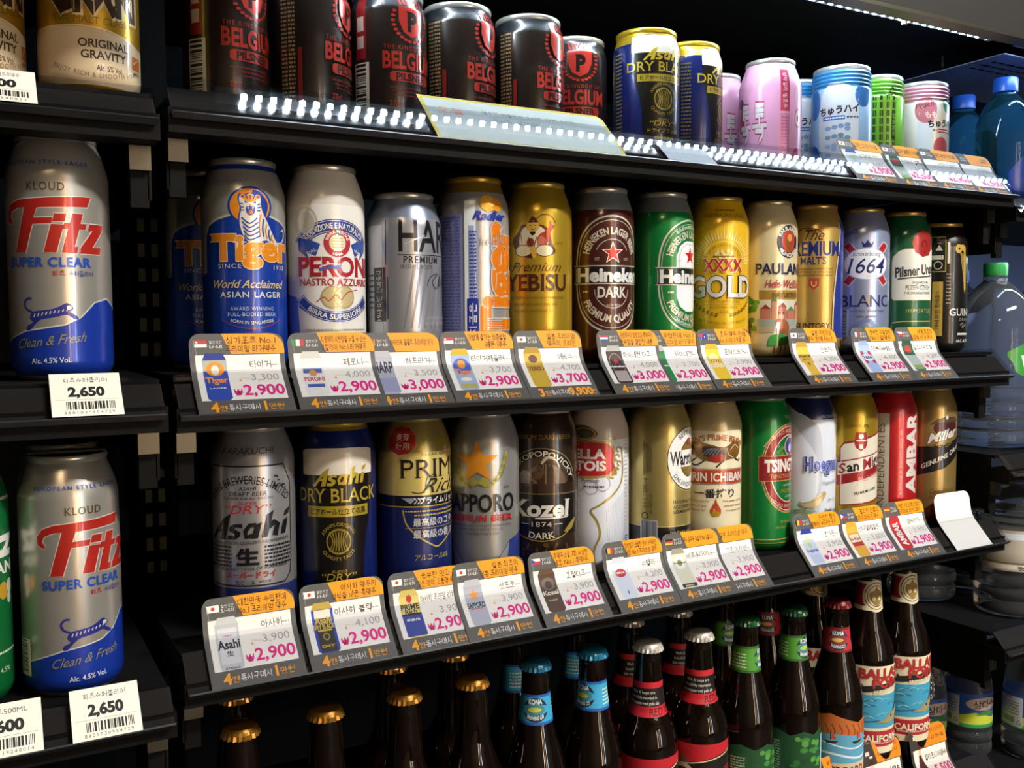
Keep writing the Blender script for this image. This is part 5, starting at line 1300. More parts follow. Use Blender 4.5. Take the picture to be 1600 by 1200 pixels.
MINI = {
 'tiger': ('1c2f86', '2a45a0', None, [('r', 0, .66, 1, .87, 'a8aca0'), ('o', .70, .38, .14, 'e08a1c'), ('o', .68, .16, .1, 'dcd8cc'), ('t', 'Tiger', .47, .13, 'e08a1c', .92), ('t', 'LAGER', .28, .03, 'c8d0e0', .7)]),
 'peroni': ('c8c6c0', 'd8d6d2', None, [('r', .08, .56, .92, .66, '3a54a4'), ('o', .56, .18, .08, 'c08a50'), ('t', 'PERONI', .42, .09, 'b83040', .9), ('r', .12, .22, .88, .30, '3a54a4')]),
 'harp': ('b0b0b4', 'a4a6b4', None, [('t', 'HARP', .66, .24, '202028', .94), ('r', 0, .05, 1, .4, '8f93b4')]),
 'radler': ('c8a820', '9aaac8', None, [('o', .6, .46, .2, '3a54b0'), ('o', .66, .2, .1, 'e08a1c'), ('t', 'Tiger', .48, .14, 'e08a1c', .92), ('o', .28, .3, .05, 'dcd8cc'), ('r', .1, .05, .9, .16, 'a8a450')]),
 'yebisu': ('a8862a', 'c2a02c', None, [('o', .74, .26, .09, '5a2a14'), ('t', 'YEBISU', .5, .1, '6a3a14', .9)]),
 'hdark': ('a8a8a4', '3a1a14', None, [('o', .55, .44, .28, '8a7a70'), ('o', .55, .40, .26, '3a1a14'), ('s', .62, .2, 'c8221c'), ('r', 0, .44, 1, .54, '181210'), ('t', 'Heineken', .49, .06, 'e6e8e6', .94), ('r', .1, .05, .9, .36, 'a49a98')]),
 'hein': ('a8a8a4', '0b7a36', None, [('s', .62, .2, 'c8221c'), ('t', 'Heineken', .49, .06, 'e6e8e6', .94)]),
 'xxxx': ('c9a42a', 'e0bc2a', None, [('o', .62, .36, .14, 'f0dc90'), ('t', 'XXXX', .56, .09, 'b8281c', .7), ('t', 'GOLD', .42, .1, 'f0f0e4', .9)]),
 'suntory': ('b8902e', 'd8b23a', None, [('t', 'PREMIUM', .62, .08, '6a4a1c', .9), ('t', "MALT'S", .52, .05, '6a4a1c', .5), ('r', .42, .32, .58, .42, 'b04634'), ('r', 0, .05, .12, .4, 'f0ece4'), ('r', .88, .05, 1, .4, 'f0ece4')]),
 '1664': ('8fa0c8', '9fb2da', None, [('r', .05, .62, .3, .72, 'b83048'), ('r', .7, .62, .95, .72, 'b83048'), ('o', .52, .42, .12, 'e2e6ee'), ('t', '1664', .52, .1, '1c2a66', .7), ('r', .05, .32, .3, .42, 'b83048'), ('r', .7, .32, .95, .42, 'b83048')]),
 'pils': ('2a4a38', '1f5c3a', None, [('r', 0, .1, 1, .55, 'a9b8ae'), ('o', .74, .3, .12, 'b02c28'), ('r', .1, .05, .9, .2, '8a9a58')]),
 'asahi': ('c4c4c4', 'b9babd', None, [('r', .1, .12, .9, .8, 'cccdd0'), ('t', 'DRY', .66, .03, 'b02630', .4), ('t', 'Asahi', .5, .17, '19181c', .94), ('t', '生', .32, .1, '19181c', .3), ('t', '500ml', .04, .04, '55555a', .6)]),
 'dryb': ('b89a3a', '1f3aa0', None, [('r', .12, .02, .88, .86, '2a2014'), ('r', .12, .70, .88, .86, 'd8d0c0'), ('t', 'Asahi', .66, .13, 'b9a032', .8), ('t', 'DRY BLACK', .54, .09, 'c9b040', .96), ('r', .18, .44, .82, .48, 'b9a032'), ('o', .33, .16, .08, '8a7a34'), ('o', .33, .10, .05, '2a2014'), ('t', 'DRY', .14, .05, 'b9a032', .6)]),
 'prime': ('c0ac58', 'c9b862', (.50, '2a3c90'), [('o', .82, .14, .08, 'a8261e'), ('t', 'PRIME', .66, .11, '231c1a', .92), ('t', 'Rich', .56, .09, '231c1a', .6), ('r', 0, .48, 1, .52, '14131c'), ('t', '最高級', .38, .06, 'd4d4cc', .7)]),
 'sapporo': ('b4b6bc', 'a6aab8', None, [('s', .68, .34, 'd88a20'), ('t', 'SAPPORO', .46, .12, '19181c', .95), ('t', 'BEER', .38, .03, 'b02a34', .7)]),
 'kozel': ('5a4028', '4a3220', None, [('o', .66, .4, .14, '6e5640'), ('o', .64, .2, .09, '2a1a10'), ('t', 'Kozel', .46, .1, 'd8d0bc', .9), ('t', 'DARK', .28, .04, 'b8a880', .5)]),
 'stella': ('c8ccd4', 'ccd4e2', None, [('o', .64, .34, .1, 'b8242a'), ('t', 'STELLA', .65, .04, 'ece8e2', .5), ('r', .46, .12, .54, .2, '4a5468')]),
 'wars': ('9a9484', 'd2ceb8', (.12, '1d1714'), [('o', .66, .38, .16, 'e6e6e0'), ('o', .66, .16, .08, '8a8a30'), ('t', 'Warsteiner', .66, .05, '1f1b18', .9), ('t', 'BEER', .07, .03, 'd8d0b0', .6)]),
 'hoeg': ('26368c', 'c4d0e2', None, [('o', .72, .26, .1, 'c4cc9c'), ('o', .56, .14, .08, 'b8c890'), ('t', 'Hoegaarden', .42, .09, '3a52a8', .94), ('r', .1, .05, .9, .3, 'b4c2d8')]),
 'sanm': ('c89a2a', 'd2a032', None, [('r', .1, .42, .9, .66, 'e6dcc4'), ('r', .05, .32, .95, .44, 'b02a2a'), ('t', 'San Miguel', .54, .07, '9c2428', .8)]),
 'ambar': ('a03038', 'b51c22', None, [('v', 'AMBAR', .46, .5, 'ece8e2', .7)]),
 'bottle': None}

GREY = '55534f'
def price_card(x, y, z, label, l1, l2, name, old, new, fl, pic, bottom=('4', '캔', '동시구매시', '1', '만원'), w=73.0, h=70.0, ln=42.0, t1=12, t0=None, group='promotion price cards'):
    r = empty('price_card', (x, y, z), 0, label, 'price card', group)
    mp, vb = slope_map(0, 0, 0, ln, t0 or TILT, math.radians(t1), w)
    A = Art('pap', 0.012)
    A.pt = 'card_board'; A.poly(rounded(w, h, 8), GREY)
    A.pt = 'orange_banner'
    A.poly([(w * .43, h * .775), (w, h * .775)] + rounded(w, h, 12)[1:7] + [(w * .335, h)], 'e8970f')
    A.pt = 'white_panel'; A.rect(w * .055, h * .185, w * .945, h * .765, 'e6e3dc')
    A.pt = 'product_picture'
    if MINI.get(pic): mini(A, w * .12, h * .185, w * .25, h * .60, *MINI[pic])
    A.pt = 'flag'
    if fl: flag(A, w * .05, h * .85, w * .13, h * .075, fl)
    A.pt = 'lettering'
    A.t('할인기간', w * .27, h * .905, 2.4, 'd8d4cc', 9.5); A.t('5.1~5.31', w * .27, h * .858, 2.3, 'd8d4cc', 9.5, b=.02)
    if l2:
        A.t(l1, w * .91, h * .925, 5.6, '3a2604', min(w * .53, 4.3 * len(l1)), 'r'); A.t(l2, w * .91, h * .832, 5.6, '3a2604', min(w * .54, 4.3 * len(l2)), 'r')
    else: A.t(l1, w * .91, h * .885, 5.8, '3a2604', min(w * .54, 4.3 * len(l1)), 'r')
    A.t(name, w * .84, h * .655, 6.2, '33312e', min(w * .45, 5.4 * len(name)), 'r'); A.dashes(w * .84, w * .92, h * .645, 1.2, 'a8a49e', word=1.4)
    A.t(old, w * .90, h * .49, 6.2, 'a09c98', 21, 'r')
    A.line([(w * .48, h * .49), (w * .62, h * .465)], .3, 'd0a060'); A.poly([(w * .47, h * .435), (w * .505, h * .435), (w * .49, h * .47)], 'e89a20')
    A.t(new, w * .93, h * .315, 9.8, 'd6147e', 31, 'r', b=.022); A.t('₩', w * .44, h * .285, 5.4, 'd6147e', 6.4, b=.02)
    n4, kan, mid, one, won = bottom
    A.t(n4, w * .17, h * .092, 8.4, 'ef9f10', None, b=.035); A.t(kan, w * .255, h * .075, 5.2, 'ef9f10', 5.2); A.t(mid, w * .465, h * .085, 5.6, 'e8e4de', 23)
    A.t(one, w * (.685 if len(one) < 2 else .74), h * .092, 8.2, 'ef9f10', None, b=.035); A.t(won, w * (.80 if len(one) < 2 else .935), h * .08, 5.4, 'ef9f10', 11 if len(won) > 1 else 4.6)
    A.build(r, mp, None, vb)
    # board thickness: a back sheet a little behind the print
    B = Art('pap', 0.012); B.pt = 'card_back'; B.poly(rounded(w, h, 8), 'd8d5cc')
    B.build(r, lambda u, v, o: mp(u, v, -0.35), None, vb)
    return r

ZR2, ZR3, ZR1, ZR4 = 1.1885, 0.9855, 1.4025, 0.690
R2 = [(.1345, 'promotion card with a singapore flag below the tiger can', '싱가포르 No.1', '프리미엄 라거맥주', '타이거', '3,300', '2,900', 'sg', 'tiger'),
      (.2090, 'promotion card with an italian flag below the white can', '지중해의 시원함을 느낄 수 있는', '이탈리아 No.1 라거맥주', '페로니', '4,000', '2,900', 'it', 'peroni'),
      (.2690, 'promotion card for 3,000 below the steel grey can', '아이리쉬 올몰트 프리미엄 라거', None, '하프라거', '3,500', '3,000', 'ie', 'harp'),
      (.3400, 'promotion card with a singapore flag below the orange lettered silver can', '가볍게 즐기는 상큼발랄', '레몬 맥주', '타이거래들러', '3,700', '2,900', 'sg', 'radler'),
      (.4120, 'promotion card for 3,700 below the fisherman can', '일본 프리미엄', '맥주의 오리진', '에비스', '4,700', '3,700', 'jp', 'yebisu'),
      (.5010, 'promotion card with a dutch flag below the dark brown can', '유럽맥주의 청량감과 흑맥주의', '풍부함을 결합한 제품', '하이네켄 다크', '4,000', '3,000', 'nl', 'hdark'),
      (.5530, 'promotion card partly covered by the dark brown can card', '유럽판매 No.1', '프리미엄 라거 맥주', '하이네켄', '3,700', '2,900', None, 'hein'),
      (.6210, 'promotion card with an australian flag below the yellow can', '호주 맥주 판매', 'No.1 라거맥주', '포엑스라거', '3,900', '2,900', 'au', 'xxxx'),
      (.7460, 'promotion card with a japanese flag below the golden brown can', '일본 프리미엄', '맥주 판매 No.1', '산토리', '4,300', '2,900', 'jp', 'suntory'),
      (.8410, 'promotion card with a french flag below the ice blue can', '풍부한 과일향의', 'No.1 밀맥주', '크로넨버그1664블랑', '4,400', '2,900', 'fr', '1664'),
      (.9130, 'promotion card with a czech flag below the wax seal green can', '세계 최초의', '황금빛 라거 맥주', '필스너우르켈', '4,200', '2,900', 'cz', 'pils')]
R3 = [(.1385, 'promotion card with a japanese flag below the slanted lettering silver can', '대한민국 수입판매', 'No.1 프리미엄 맥주', '아사히', '3,900', '2,900', 'jp', 'asahi'),
      (.2140, 'promotion card with old price 4,100 below the dark blue can', '아사히 맥주의', '상식을 바꾼 흑맥주', '아사히 블랙', '4,100', '2,900', 'jp', 'dryb'),
      (.2900, 'promotion card below the gold and navy can, overlapped by its neighbour', '풍부한 맛과 향', '깊은 맛의 고품격 맥주', '아사히 프라임 리치', '3,900', '2,900', 'jp', 'prime'),
      (.3500, 'promotion card below the orange star can', '일본 최초의', '정통 프리미엄 맥주', '삿포로', '3,900', '2,900', 'jp', 'sapporo'),
      (.4260, 'promotion card with a czech flag below the goat can', '흑맥주상을 7회 수상한', '체코 No.1 흑맥주', '코젤다크', '3,900', '2,900', 'cz', 'kozel'),
      (.5070, 'promotion card with a belgian flag below the white and red shield can', '청량함과 쌉쌀한 맛이 어우러진', '유럽 No.1 프리미엄 맥주', '스텔라', '4,200', '2,900', 'be', 'stella'),
      (.5790, 'promotion card with a german flag below the round badge gold can', '맥주 종주국 독일의 No.1 필스너', None, '바르슈타이너', '3,900', '2,900', 'de', 'wars'),
      (.6270, 'promotion card below the running beast can, overlapped by its neighbour', '일본 프리미엄 맥주', None, '기린이치방', '3,900', '2,900', None, None),
      (.7560, 'promotion card with old price 3,950 below the pale navy collar can', '은은한 향의', '세계적인 부드러운 맥주', '호가든', '3,950', '2,900', 'be', 'hoeg'),
      (.8260, 'promotion card with a philippine flag below the gold slanted label can', '필리핀 전통의', '프리미엄 라거 맥주', '산미구엘페일필젠', '3,800', '2,900', 'ph', 'sanm'),
      (.8970, 'promotion card with a spanish flag below the red can', '스페인 가장 오래된 전통의', '프리미엄 라거 맥주', '앰버라거', '3,900', '2,900', 'es', 'ambar')]
def lay(rows, zr, w=71.0, ov=()):
    for i, (x, lb, l1, l2, nm, od, nw, fl, pc) in enumerate(rows):
        d = 0.0026 + (0.0010 if i in ov else 0.0)    # cards pushed under a neighbour sit a millimetre deeper in the rail
        price_card(x, 0.70 + d * math.cos(TILT), zr - d * math.sin(TILT), lb, l1, l2, nm, od, nw, fl, pc, bottom=('3', '캔', '동시구매시', '9,900', '원') if nm == '에비스' else ('4', '캔', '동시구매시', '1', '만원'), w=w)
lay(R2, ZR2, 71.5, (2, 6))
lay(R3, ZR3, 71.5, (2, 7))
R1 = [(.8130, 'promotion card with a pale blue can picture on the glowing top rail', '달콤한 소다맛 하이볼', None, '산가리아 소다', '3,000', '2,900', 'jp', 'hoeg'),
      (.8830, 'promotion card with a green can picture on the glowing top rail', '달콤한 멜론맛 하이볼', None, '산가리아 멜론', '3,000', '2,500', 'jp', 'pils'),
      (.9460, 'promotion card below the peach can on the glowing top rail', '달콤한 복숭아 하이볼', None, '산가리아 복숭아', '3,000', '2,900', 'jp', None),
      (1.008, 'faded promotion card at the far end of the glowing top rail', '달콤한', None, '산가리아', '3,000', '2,900', None, None)]
for i, (x, lb, l1, l2, nm, od, nw, fl, pc) in enumerate(R1):
    d = 0.0026 + 0.0008 * (i % 2)
    price_card(x, 0.70 + d * math.cos(TILT), ZR1 - d * math.sin(TILT), lb, l1, l2, nm, od, nw, fl, pc, w=70.0, h=62.0, ln=38, t1=26, t0=TILT1)
for x, lb, l1, l2, nm, od, nw in ((.790, 'orange topped card at the bottom below the longboard bottle', '열대과일 향이 풍부한', '하와이안 라거', '롱보드', '', '4,500'),
                                  (.872, 'orange topped card below the nearer fish label bottle', '홉의 신선한 맛이 일품인', '대표적인 크래프트 맥주', '비아이IPA', '', '5,500'),
                                  (.955, 'orange topped card for 5,500 below the rear fish label bottle', '캐러멜 풍미와 깊은 맛의', '밸런스 좋은 앰버 에일', '캘리포니아앰버', '', '5,500')):
    r = empty('price_card', (x, 0.7019, ZR4 - 0.0018), 0, lb, 'price card', 'bottle price cards')
    mp, vb = slope_map(0, 0, 0, 42, TILT, math.radians(12), 66)
    A = Art('pap', 0.012); w, h = 66.0, 84.0
    A.pt = 'card_board'; A.poly(rounded(w, h, 8), '3a332e'); A.pt = 'white_panel'; A.rect(w * .06, h * .1, w * .95, h * .70, 'e6ddd0')
    A.pt = 'orange_banner'; A.poly([(w * .38, h * .71), (w, h * .71)] + rounded(w, h, 12)[1:7] + [(w * .28, h)], 'dd8218')
    A.pt = 'product_picture'; A.poly([(w * .12, h * .1), (w * .34, h * .1), (w * .34, h * .42), (w * .27, h * .58), (w * .26, h * .80), (w * .20, h * .80), (w * .19, h * .58), (w * .12, h * .42)], '4a1a1c'); A.rect(w * .12, h * .16, w * .34, h * .36, 'c05a52'); A.rect(w * .19, h * .62, w * .27, h * .70, 'd8b890'); A.ell(w * .23, h * .81, w * .045, h * .016, 'e0dcd4', 12); A.rect(w * .10, h * .84, w * .20, h * .89, 'd8c8c4')
    A.pt = 'lettering'; A.t(l1, w * .93, h * .92, 4.8, '6a3c0c', 35, 'r', b=.01); A.t(l2, w * .93, h * .82, 4.8, '6a3c0c', 35, 'r', b=.01)
    A.t(nm, w * .92, h * .57, 7.2, '2e2a28', min(38, 7.6 * len(nm)), 'r', b=.02); A.t(nw, w * .93, h * .38, 10, 'c8206a', 29, 'r', b=.03); A.t('₩', w * .43, h * .36, 6, 'c8206a', 6)
    A.build(r, mp, None, vb)
    B = Art('pap', 0.012); B.pt = 'card_back'; B.poly(rounded(w, h, 8), 'd8d5cc'); B.build(r, lambda u, v, o: mp(u, v, -0.35), None, vb)

def plain_card():
    r = empty('blank_card', (0.988, 0.7019, ZR3 - 0.0018), 0, 'blank white card at the end of the third shelf rail', 'card')
    mp, vb = slope_map(0, 0, 0, 42, TILT, math.radians(10), 66)
    A = Art('pap', 0.012); A.pt = 'card_front'; A.poly(rounded(66, 72, 10), 'e8e5dd'); A.build(r, mp, None, vb)
    B = Art('pap', 0.012); B.pt = 'card_back'; B.poly(rounded(66, 72, 10), 'e0b070'); B.build(r, lambda u, v, o: mp(u, v, -0.4), None, vb)
    C_ = Art('pap', 0.012); C_.pt = 'crease'; C_.L = 2; C_.line([(0.5, 38), (65.5, 38)], .4, 'b5b1a8'); C_.build(r, mp, None, vb)
plain_card()

def rail_sign():
    r = empty('shelf_sign', (0.3265, 0.7019, ZR1 - 0.0018), 0, 'yellow edged paper sign lying on the glowing top rail', 'sign')
    mp, vb = slope_map(0, 0, 0, 60, TILT1, TILT1, 180)
    A = Art('pap', 0.014); A.pt = 'paper'; A.poly([(0, 0), (186, 0), (181, 50), (176, 55), (4, 55), (-4, 55)], 'a89a1c'); A.poly([(3, 3), (183, 3), (177, 50), (173, 52), (4, 52), (0, 52)], '98a29e')
    A.pt = 'lettering'; A.t('오늘', 22, 38, 9, 'b86a54', 26, b=.02); A.t('맥주와 어울리는 소시지, 라면, 소시지,', 100, 40, 5.4, '505a5c', 96); A.t('도시락, 삼각김밥', 84, 31, 5.4, '505a5c', 48)
    A.build(r, mp, None, vb)
    B = Art('pap', 0.014); B.pt = 'paper_back'; B.poly([(0, 0), (186, 0), (181, 50), (176, 55), (4, 55), (-4, 55)], 'd0ccb8'); B.build(r, lambda u, v, o: mp(u, v, -0.25), None, vb)
    r = empty('paper_slip', (0.562, 0.7019, ZR1 - 0.0018), 0, 'small pale paper slip on the glowing rail below the pink can', 'paper')
    A = Art('pap', 0.014); A.pt = 'paper'; A.poly([(0, 0), (58, 0), (52, 22), (-6, 30)], '8f989e'); A.pt = 'lettering'; A.dashes(20, 44, 12, 2, '8a9298'); A.build(r, mp, None, vb)
    B = Art('pap', 0.014); B.pt = 'paper_back'; B.poly([(0, 0), (58, 0), (52, 22), (-6, 30)], 'c4ccd2'); B.build(r, lambda u, v, o: mp(u, v, -0.25), None, vb)
rail_sign()

def shelf_tag(x, z, w, name, price, code, label, h=36.0, t=None):
    r = empty('price_tag', (x, 0.6660, z), 0, label, 'price tag', 'white paper price tags')
    mp, vb = slope_map(0, 0, 0, 80, math.radians(43), math.radians(43), w)
    A = Art('pap', 0.014); A.pt = 'paper'; A.rect(0, 0, w, h, 'e4e2d6'); A.pt = 'lettering'
    A.t(name, w / 2, h * .84, 4.2, '3a3a38', w * .62); A.t(price, w / 2, h * .565, 7.4, '1a1a1c', w * .52, b=.05)
    A.line([(w * .06, h * .38), (w * .94, h * .38)], .25, '8a8a86'); A.barcode(w * .18, w * .92, h * .12, h * .36, True, '1d1d1e', 'e4e2d6', seed=int(w)); A.t(code, w * .52, h * .08, 2.2, '2a2a2a', w * .7, sp=1.5)
    A.build(r, mp, None, vb)
    B = Art('pap', 0.014); B.pt = 'paper_back'; B.rect(0, 0, w, h, 'd8d5cc'); B.build(r, lambda u, v, o: mp(u, v, -0.2), None, vb)
shelf_tag(0.0372, 1.1935, 43.0, '피츠슈퍼클리어', '2,650', '8801030954729', 'white 2,650 price tag under the lit silver can')
shelf_tag(0.0425, 0.9795, 43.0, '피츠슈퍼클리어', '2,650', '8801030954729', 'white 2,650 price tag under the dim silver can')
shelf_tag(-0.0175, 0.9795, 43.0, '하이트500ML', '1,600', '8801119240014', 'white 500ML price tag cut off at the lower picture corner')
shelf_tag(-0.0105, 1.3895, 46.0, '클라우드생드래프트맥주', '2,900', '8801030940012', 'white price tag on the rail below the gold cans', 33.0)

# ------------------------------------------------------------------ brown bottles on the lowest shelf
BP1 = [(26, 0), (29, 1.5), (30.5, 6), (30.5, 112), (30.2, 120), (28.6, 132), (25, 146), (20.5, 160), (17, 174), (14.8, 190), (13.4, 208), (12.9, 220), (12.9, 223), (14.1, 224.5), (14.1, 228), (12.6, 230)]
BP2 = [(26, 0), (29, 1.5), (30.5, 6), (30.5, 124), (30.0, 132), (27.5, 142), (22.5, 152), (18, 162), (15.8, 174), (14.6, 195), (13.4, 212), (13.0, 218), (14.1, 220), (14.1, 224), (12.6, 226)]
BP3 = [(26, 0), (29, 1.5), (30.5, 6), (30.5, 152), (30.0, 160), (27.0, 174), (21, 188), (17.5, 200), (16.0, 214), (14.8, 232), (13.4, 248), (12.9, 256), (14.1, 258), (14.1, 262), (12.6, 264)]

def crown(parent, h, col, fin='met'):
    V, F = [], []; n = 42
    rings = [(0, h + 6.0), (9, h + 5.9), (12.4, h + 5.0), (13.9, h + 3.2), (14.5, h + 0.8), (15.4, h - 2.8)]
    for i, (r, z) in enumerate(rings):
        for k in range(n):
            t = 2 * PI * k / n; rr = r + ((0.35 if k % 2 else -0.35) * (1 if i == 4 else 2.4) if i >= 4 else 0)
            V.append((rr * math.cos(t) / 1000, rr * math.sin(t) / 1000, z / 1000))
    for i in range(len(rings) - 1):
        for k in range(n): F.append((i * n + k, (i + 1) * n + k, (i + 1) * n + (k + 1) % n, i * n + (k + 1) % n))
    o = make('crown_cap', V, F, mat(col, fin), None, True, parent)
    o.data.set_sharp_from_angle(angle=math.radians(16))
    return o

def bottle(x, y, z, prof, u0, art, cap, label, group='brown glass bottles', capfin='can'):
    r = empty('beer_bottle', (x, y, z), facing(x, y) + u0 / 33, label, 'bottle', group)
    key = ('bottle', id(prof))
    shared(key, 'glass', lambda: lathe('glass', [(p / 1000, q / 1000) for p, q in prof], BROWN, r, n=56, sharp=50), r)
    crown(r, prof[-1][1] - 1.5, cap, capfin)
    if art:
        A = Art('pap', 0.012); art(A)
        A.build(r, cyl_map([(p / 1000, q / 1000) for p, q in prof]), 33 * 2 * PI / SEG, sorted(q for _, q in prof))
    return r

def neck(a, c, d, v0, v1, logo=True):
    a.pt = 'neck_label'; a.rect(-104, v0, 104, v1, d); a.rect(-104, v0 + 2.5, 104, v1 - 2.5, c)
    if logo:
        a.pt = 'emblem'; m = (v0 + v1) / 2; a.ell(0, m, 27, 11.5, '1c2c3c', 26); a.ell(0, m, 30, 5.2, c, 26); a.ell(0, m, 21, 5.4, '3a7f86' if c != 'b02c34' else '7a3a2c', 22); a.ell(-2, m, 15, 2.3, 'b8b83c' if c != 'b02c34' else 'd8a86a', 16)
        a.t('KONA', 0, m + 7.6, 4.4, 'dce4e4', 30, b=.03); a.t('BREWING CO', 0, m - 7.6, 3.4, 'dce4e4', 34, b=.03, arc=-90)
    a.pt = 'lettering'
    for k in range(5): a.dashes(-84, -46, v0 + 6 + k * 3.4, 1.3, 'dce4c0', seed=k, word=5); a.dashes(46, 84, v0 + 6 + k * 3.4, 1.3, 'dce4c0', seed=k, word=5)

def b_blue(a): neck(a, '3a9cc4', '2258a4', 176, 204); a.pt = 'body_label'; a.rect(-60, 20, 60, 100, 'b0702c')
def b_green(a):
    neck(a, '4a8a2c', '2c5c22', 176, 204)
    a.pt = 'body_label'; P = [(-70, 22), (70, 22), (70, 102), (56, 98), (44, 104), (30, 98), (12, 103), (-6, 97), (-20, 102), (-36, 97), (-52, 103), (-70, 100)]; a.poly(P, '1e4a2a')
    rnd = random.Random(2)
    for k in range(60): a.ell(rnd.uniform(-66, 66), rnd.uniform(40, 96), rnd.uniform(3, 7), rnd.uniform(2, 4), rnd.choice(('2f6a30', '3f8236', '1c4426', '55923c')), 9)
    a.rect(8, 44, 20, 94, '8fb8c8'); a.rect(11, 44, 13, 92, 'd4e4ea'); a.rect(-30, 30, 34, 46, '6aa4b4'); a.rect(-40, 24, 60, 34, '2a5a34')
    for k in range(5): a.ell(-20 + k * 12, 34, 2.4, 2.4, 'b83a34', 8)
    a.rect(-68, 24, -44, 94, '26502c'); a.rect(-66, 24, -50, 44, 'd8dcd4')
    a.pt = 'lettering'; a.t('WAILUA', 10, 40, 7, 'e2e0cc', 44, b=.03)
    for k in range(14): a.dashes(-64, -48, 50 + k * 3, 1.4, 'a8c4a0', seed=k)
def b_red(a):
    neck(a, 'b02c34', '7a1c22', 176, 204)
    a.pt = 'body_label'; a.poly([(-70, 20), (70, 20), (70, 100), (52, 96), (40, 103), (26, 99), (10, 104), (-10, 110), (-26, 106), (-40, 98), (-70, 98)], 'b8642c')
    for k in range(12): a.line([(-50 + k * 8.4, 98), (-46 + k * 8.4, 90), (-50 + k * 8.6, 82)], 1.4, '7a3a20')
    a.poly([(-70, 50), (70, 50), (70, 86), (30, 84), (0, 87), (-40, 84), (-70, 86)], '5a9cb8'); a.curve([(-60, 72), (-20, 76), (20, 70), (60, 75)], 1.6, 'd8e4e6'); a.curve([(-60, 62), (-10, 64), (30, 58), (60, 63)], 2.4, 'd8e4e6'); a.rect(-70, 20, 70, 53, 'd0b890')
    a.pt = 'emblem'
    for u in (-10, 24): a.poly([(u, 80), (u + 1.4, 80), (u + 1, 90), (u + .3, 90)], '4a2a1c'); a.poly([(u - 8, 78), (u + 10, 79), (u + 6, 76), (u - 4, 75)], '3a241a'); a.poly([(u + 1.5, 81), (u + 1.5, 89), (u + 8, 81)], 'c84a34')
    a.pt = 'lettering'; a.t('LONGBOARD', 0, 45, 8.2, '5a2418', 74, b=.035, se=.03); a.t('Island Lager', 2, 35, 5.6, '8a5a34', 46, sh=.3)
def b_redseal(a):
    K = '17120f'; R = 'b8202a'
    a.pt = 'neck_label'; a.rect(-70, 158, 70, 192, K); a.rect(-70, 186, 70, 192, R); a.rect(-70, 158, 70, 168, R)
    a.pt = 'body_label'; a.rect(-74, 20, 74, 116, K); a.poly([(-44, 96), (44, 112), (74, 116), (74, 120), (-44, 120)], R); a.line([(-44, 95), (44, 110), (74, 114)], 1.2, 'd8c8a0')
    a.pt = 'emblem'; a.ell(-26, 84, 15, 15, 'c9bfa4', 26); a.ell(-26, 84, 10.5, 10.5, '2a2622', 24); a.poly([(-34, 76), (-22, 90), (-18, 88), (-26, 80)], 'a8a8a4'); a.ell(-26, 103, 7, 4, '8a4a44', 14)
    a.ell(62, 176, 12, 9, 'c9bfa4', 16); a.ell(62, 176, 8, 6, '2a2622', 16); a.poly([(34, 34), (54, 84), (66, 90), (50, 34)], 'b8202a'); a.poly([(30, 34), (50, 84), (54, 84), (36, 34)], 'd8d0c0')
    a.pt = 'lettering'; a.t('RED SEAL', 36, 163, 7, '3a0c0e', 66, se=.03); a.t('RED SEAL', 24, 88, 9.5, 'b03a34', 46, se=.04, slope=.15)
    for k, q in enumerate(('Malt & hops are', 'beautifully married in', 'this copper-red pale ale')): a.t(q, -10, 182 - k * 5.4, 3.0, 'c8c4bc', 52 + 8 * k, b=.01)
    for k in range(12): a.dashes(-68, -54, 28 + k * 6, 1.8, '9a9488', seed=k)
